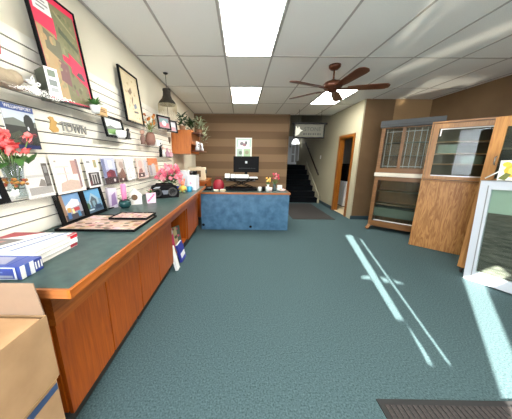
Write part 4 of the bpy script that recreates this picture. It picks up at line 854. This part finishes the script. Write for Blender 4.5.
for k, x in enumerate((.12, .42)): box('glass_slab', mat((96, 112, 92), .2), x, x + .22, .16, .17, 1.412 if k else 1.572, 1.53 if k else 1.71, t)
# near cabinet
W3, D3_, Z3 = .85, .40, 1.95
t = thing('display_cabinet', 'near light oak cabinet with a tall glass door, cut by the right edge', 'display cabinet', (2.925, 2.655, 0), rz=R(-63))
mb = MB(); mb.box(0, .02, .022, D3_, .083, Z3).box(W3 - .02, W3, .022, D3_, .083, Z3).box(.02, W3 - .02, D3_ - .015, D3_, .083, Z3).box(.02, W3 - .02, .022, D3_ - .015, Z3 - .02, Z3).box(.02, W3 - .02, .022, D3_ - .015, .083, .105).build('carcass', M_CABW, t)
dr = MB(); dr.box(0, W3, 0, .022, Z3 - .11, Z3).box(0, W3, 0, .022, .083, .22).box(0, .105, 0, .022, .22, Z3 - .11).box(W3 - .105, W3, 0, .022, .22, Z3 - .11).box(.105, W3 - .105, 0, .022, 1.18, 1.26)
dro = dr.build('door', M_CABW, t)
MB().tube([(.085, 0, 1.42), (.085, -.03, 1.43), (.085, -.03, 1.50), (.085, 0, 1.51)], .007, 8).build('handle', M_STEEL, dro, label='metal handle')
box('pane', M_GLASS, .105, W3 - .105, .008, .012, 1.26, Z3 - .11, dro); box('pane', M_GLASS, .105, W3 - .105, .008, .012, .22, 1.18, dro)
dressing(t, .02, W3 - .02, .06, 0, 0, [.55, .90, 1.22, 1.60], mat((120, 116, 104), .4)); box('back_lining', mat((84, 84, 78), .7), .02, W3 - .02, D3_ - .020, D3_ - .0155, .11, 1.92, t)
for x, y in ((.035, .05), (W3 - .04, .05), (.035, D3_ - .05), (W3 - .04, D3_ - .05)):
    mb = MB(); castor(mb, x, y); mb.build('castor', M_DARK, t)
# white framed glass door leaning in front
t = thing('glass_door', 'white framed glass door standing in front of the near oak cabinet', 'door panel', (2.868, 2.50, .001), rz=R(-67), ry=R(-3.2))
w, h, f_ = .80, 1.232, .095
MB().box(0, w, 0, .045, 0, f_ + .03).box(0, w, 0, .045, h - f_, h).box(0, f_, 0, .045, f_ + .03, h - f_).box(w - f_, w, 0, .045, f_ + .03, h - f_).build('frame', mat((196, 203, 212), .35, var=.02), t)
MB().box(f_ - .03, f_ - .022, -.006, 0, .06, h - .05).build('side_bead', M_GREY, t); box('top_cap', M_GREY, -.004, w + .004, -.006, .05, h, h + .008, t)
box('pane', M_GLASS, f_, w - f_, .012, .016, f_ + .03, h - f_, t)
bk = MB()
M_SHEET = two_tone('grey_weathered_board', (62, 58, 55), (116, 110, 104), 7.0, .5, 6, (1, 1, 5), .3, .7)
for k, (z0, z1, c_) in enumerate([(.128, .27, (128, 116, 96)), (.272, .46, (104, 100, 92)), (.462, .68, (88, 88, 84)), (.682, .86, (96, 100, 94)), (.862, 1.135, (176, 192, 182))]):
    bk.use(M_SHEET if k < 4 else mat(c_, .6)).box(f_ - .01, w - f_ + .01, .038, .044, z0, z1)
bk.build('back_boards', None, t)
t = thing('flower_plaque', 'white plaque with a yellow flower standing on top of the white framed door', 'plaque', (2.862, 2.422, 1.2515), rz=R(-67), rx=R(-3), ry=R(-3.2))
M_Y = (226, 184, 60)
art('tile', [(M_Y, ell(.5, .5, .38, .38, 12)), ((240, 214, 110), ell(.5, .5, .26, .26, 9)), ((180, 60, 60), ell(.55, .45, .12, .10)), ((110, 120, 60), [(.0, .1), (.2, .0), (.35, .3), (.2, .4)]), ((110, 120, 60), [(.7, .8), (.95, 1), (1, .8), (.8, .65)]), ((236, 196, 70), ell(.18, .82, .13, .13, 8))], 0, 0, .26, .21, 0, t, (238, 236, 224)); box('rim', M_WHITE, -.006, .266, .0021, .012, 0, .216, t)
MB().tube([(-.10, .004, .02), (.03, -.003, .12)], .007, 8).build('prop_stick', M_WHITE, t)

# ------------------------------------------------------------------ light
w_ = bpy.data.worlds.new('World'); bpy.context.scene.world = w_; w_.use_nodes = True
bg_ = w_.node_tree.nodes['Background']; bg_.inputs[0].default_value = col((196, 214, 236)); bg_.inputs[1].default_value = 0.6
def area(name, loc, rot, sx, sy, e, c=(255, 255, 255)):
    l = bpy.data.lights.new(name, 'AREA'); l.shape = 'RECTANGLE'; l.size = sx; l.size_y = sy; l.energy = e; l.color = col(c)[:3]
    o = bpy.data.objects.new(name, l); C.objects.link(o); o.location = loc; o.rotation_euler = rot; return o
area('window_fill', (-0.4, -1.50, 1.75), (R(90), 0, 0), 1.5, 1.5, 86, (238, 244, 255))  # added lamps in front of the blinds, standing in for window daylight
area('window_fill', (3.45, -1.50, 1.75), (R(90), 0, 0), 1.3, 1.4, 16, (238, 244, 255))
def sun(name, v, e, c, ang=0.5):
    l = bpy.data.lights.new(name, 'SUN'); l.energy = e; l.angle = R(ang); l.color = col(c)[:3]
    o = bpy.data.objects.new(name, l); C.objects.link(o); o.rotation_euler = Vector(v).to_track_quat('-Z', 'Y').to_euler(); o.location = (-1, -6, 4)
EL = math.atan(.364)
sun('low_sun', (SUN[0], SUN[1], -.364), 42.0, (255, 250, 240), 0.4)
sun('added_upward_sun', (SUN[0], SUN[1], .34), 1.6, (255, 246, 226), 1.2)  # added second sun aimed upward, standing in for sunlight reflected onto the ceiling

# ------------------------------------------------------------------ camera
cd = bpy.data.cameras.new('camera'); cam = bpy.data.objects.new('camera', cd); C.objects.link(cam)
cam.location = (0, 0, 1.45)
cd.sensor_fit = 'HORIZONTAL'; cd.sensor_width = 36.0; cd.lens = 36.0 * 214.0 / 512.0; cd.shift_x = (256 - 239.0) / 512.0; cd.clip_start = 0.02
p, yaw, roll = R(13.2), R(-0.35), R(0.6)
f = Vector((math.sin(yaw) * math.cos(p), math.cos(yaw) * math.cos(p), -math.sin(p))); rr_ = Vector((math.cos(yaw), -math.sin(yaw), 0)); uu = rr_.cross(f)
r2 = rr_ * math.cos(roll) + uu * math.sin(roll); u2 = -rr_ * math.sin(roll) + uu * math.cos(roll)
cam.rotation_euler = Matrix((r2, u2, -f)).transposed().to_euler()
sc_ = bpy.context.scene; sc_.camera = cam
sc_.view_settings.view_transform = 'Standard'; sc_.view_settings.look = 'None'; sc_.view_settings.gamma = 1.0; sc_.view_settings.use_curve_mapping = False
sc_.view_settings.exposure = 0.95
sc_.cycles.max_bounces = 10; sc_.cycles.diffuse_bounces = 6; sc_.cycles.transparent_max_bounces = 16
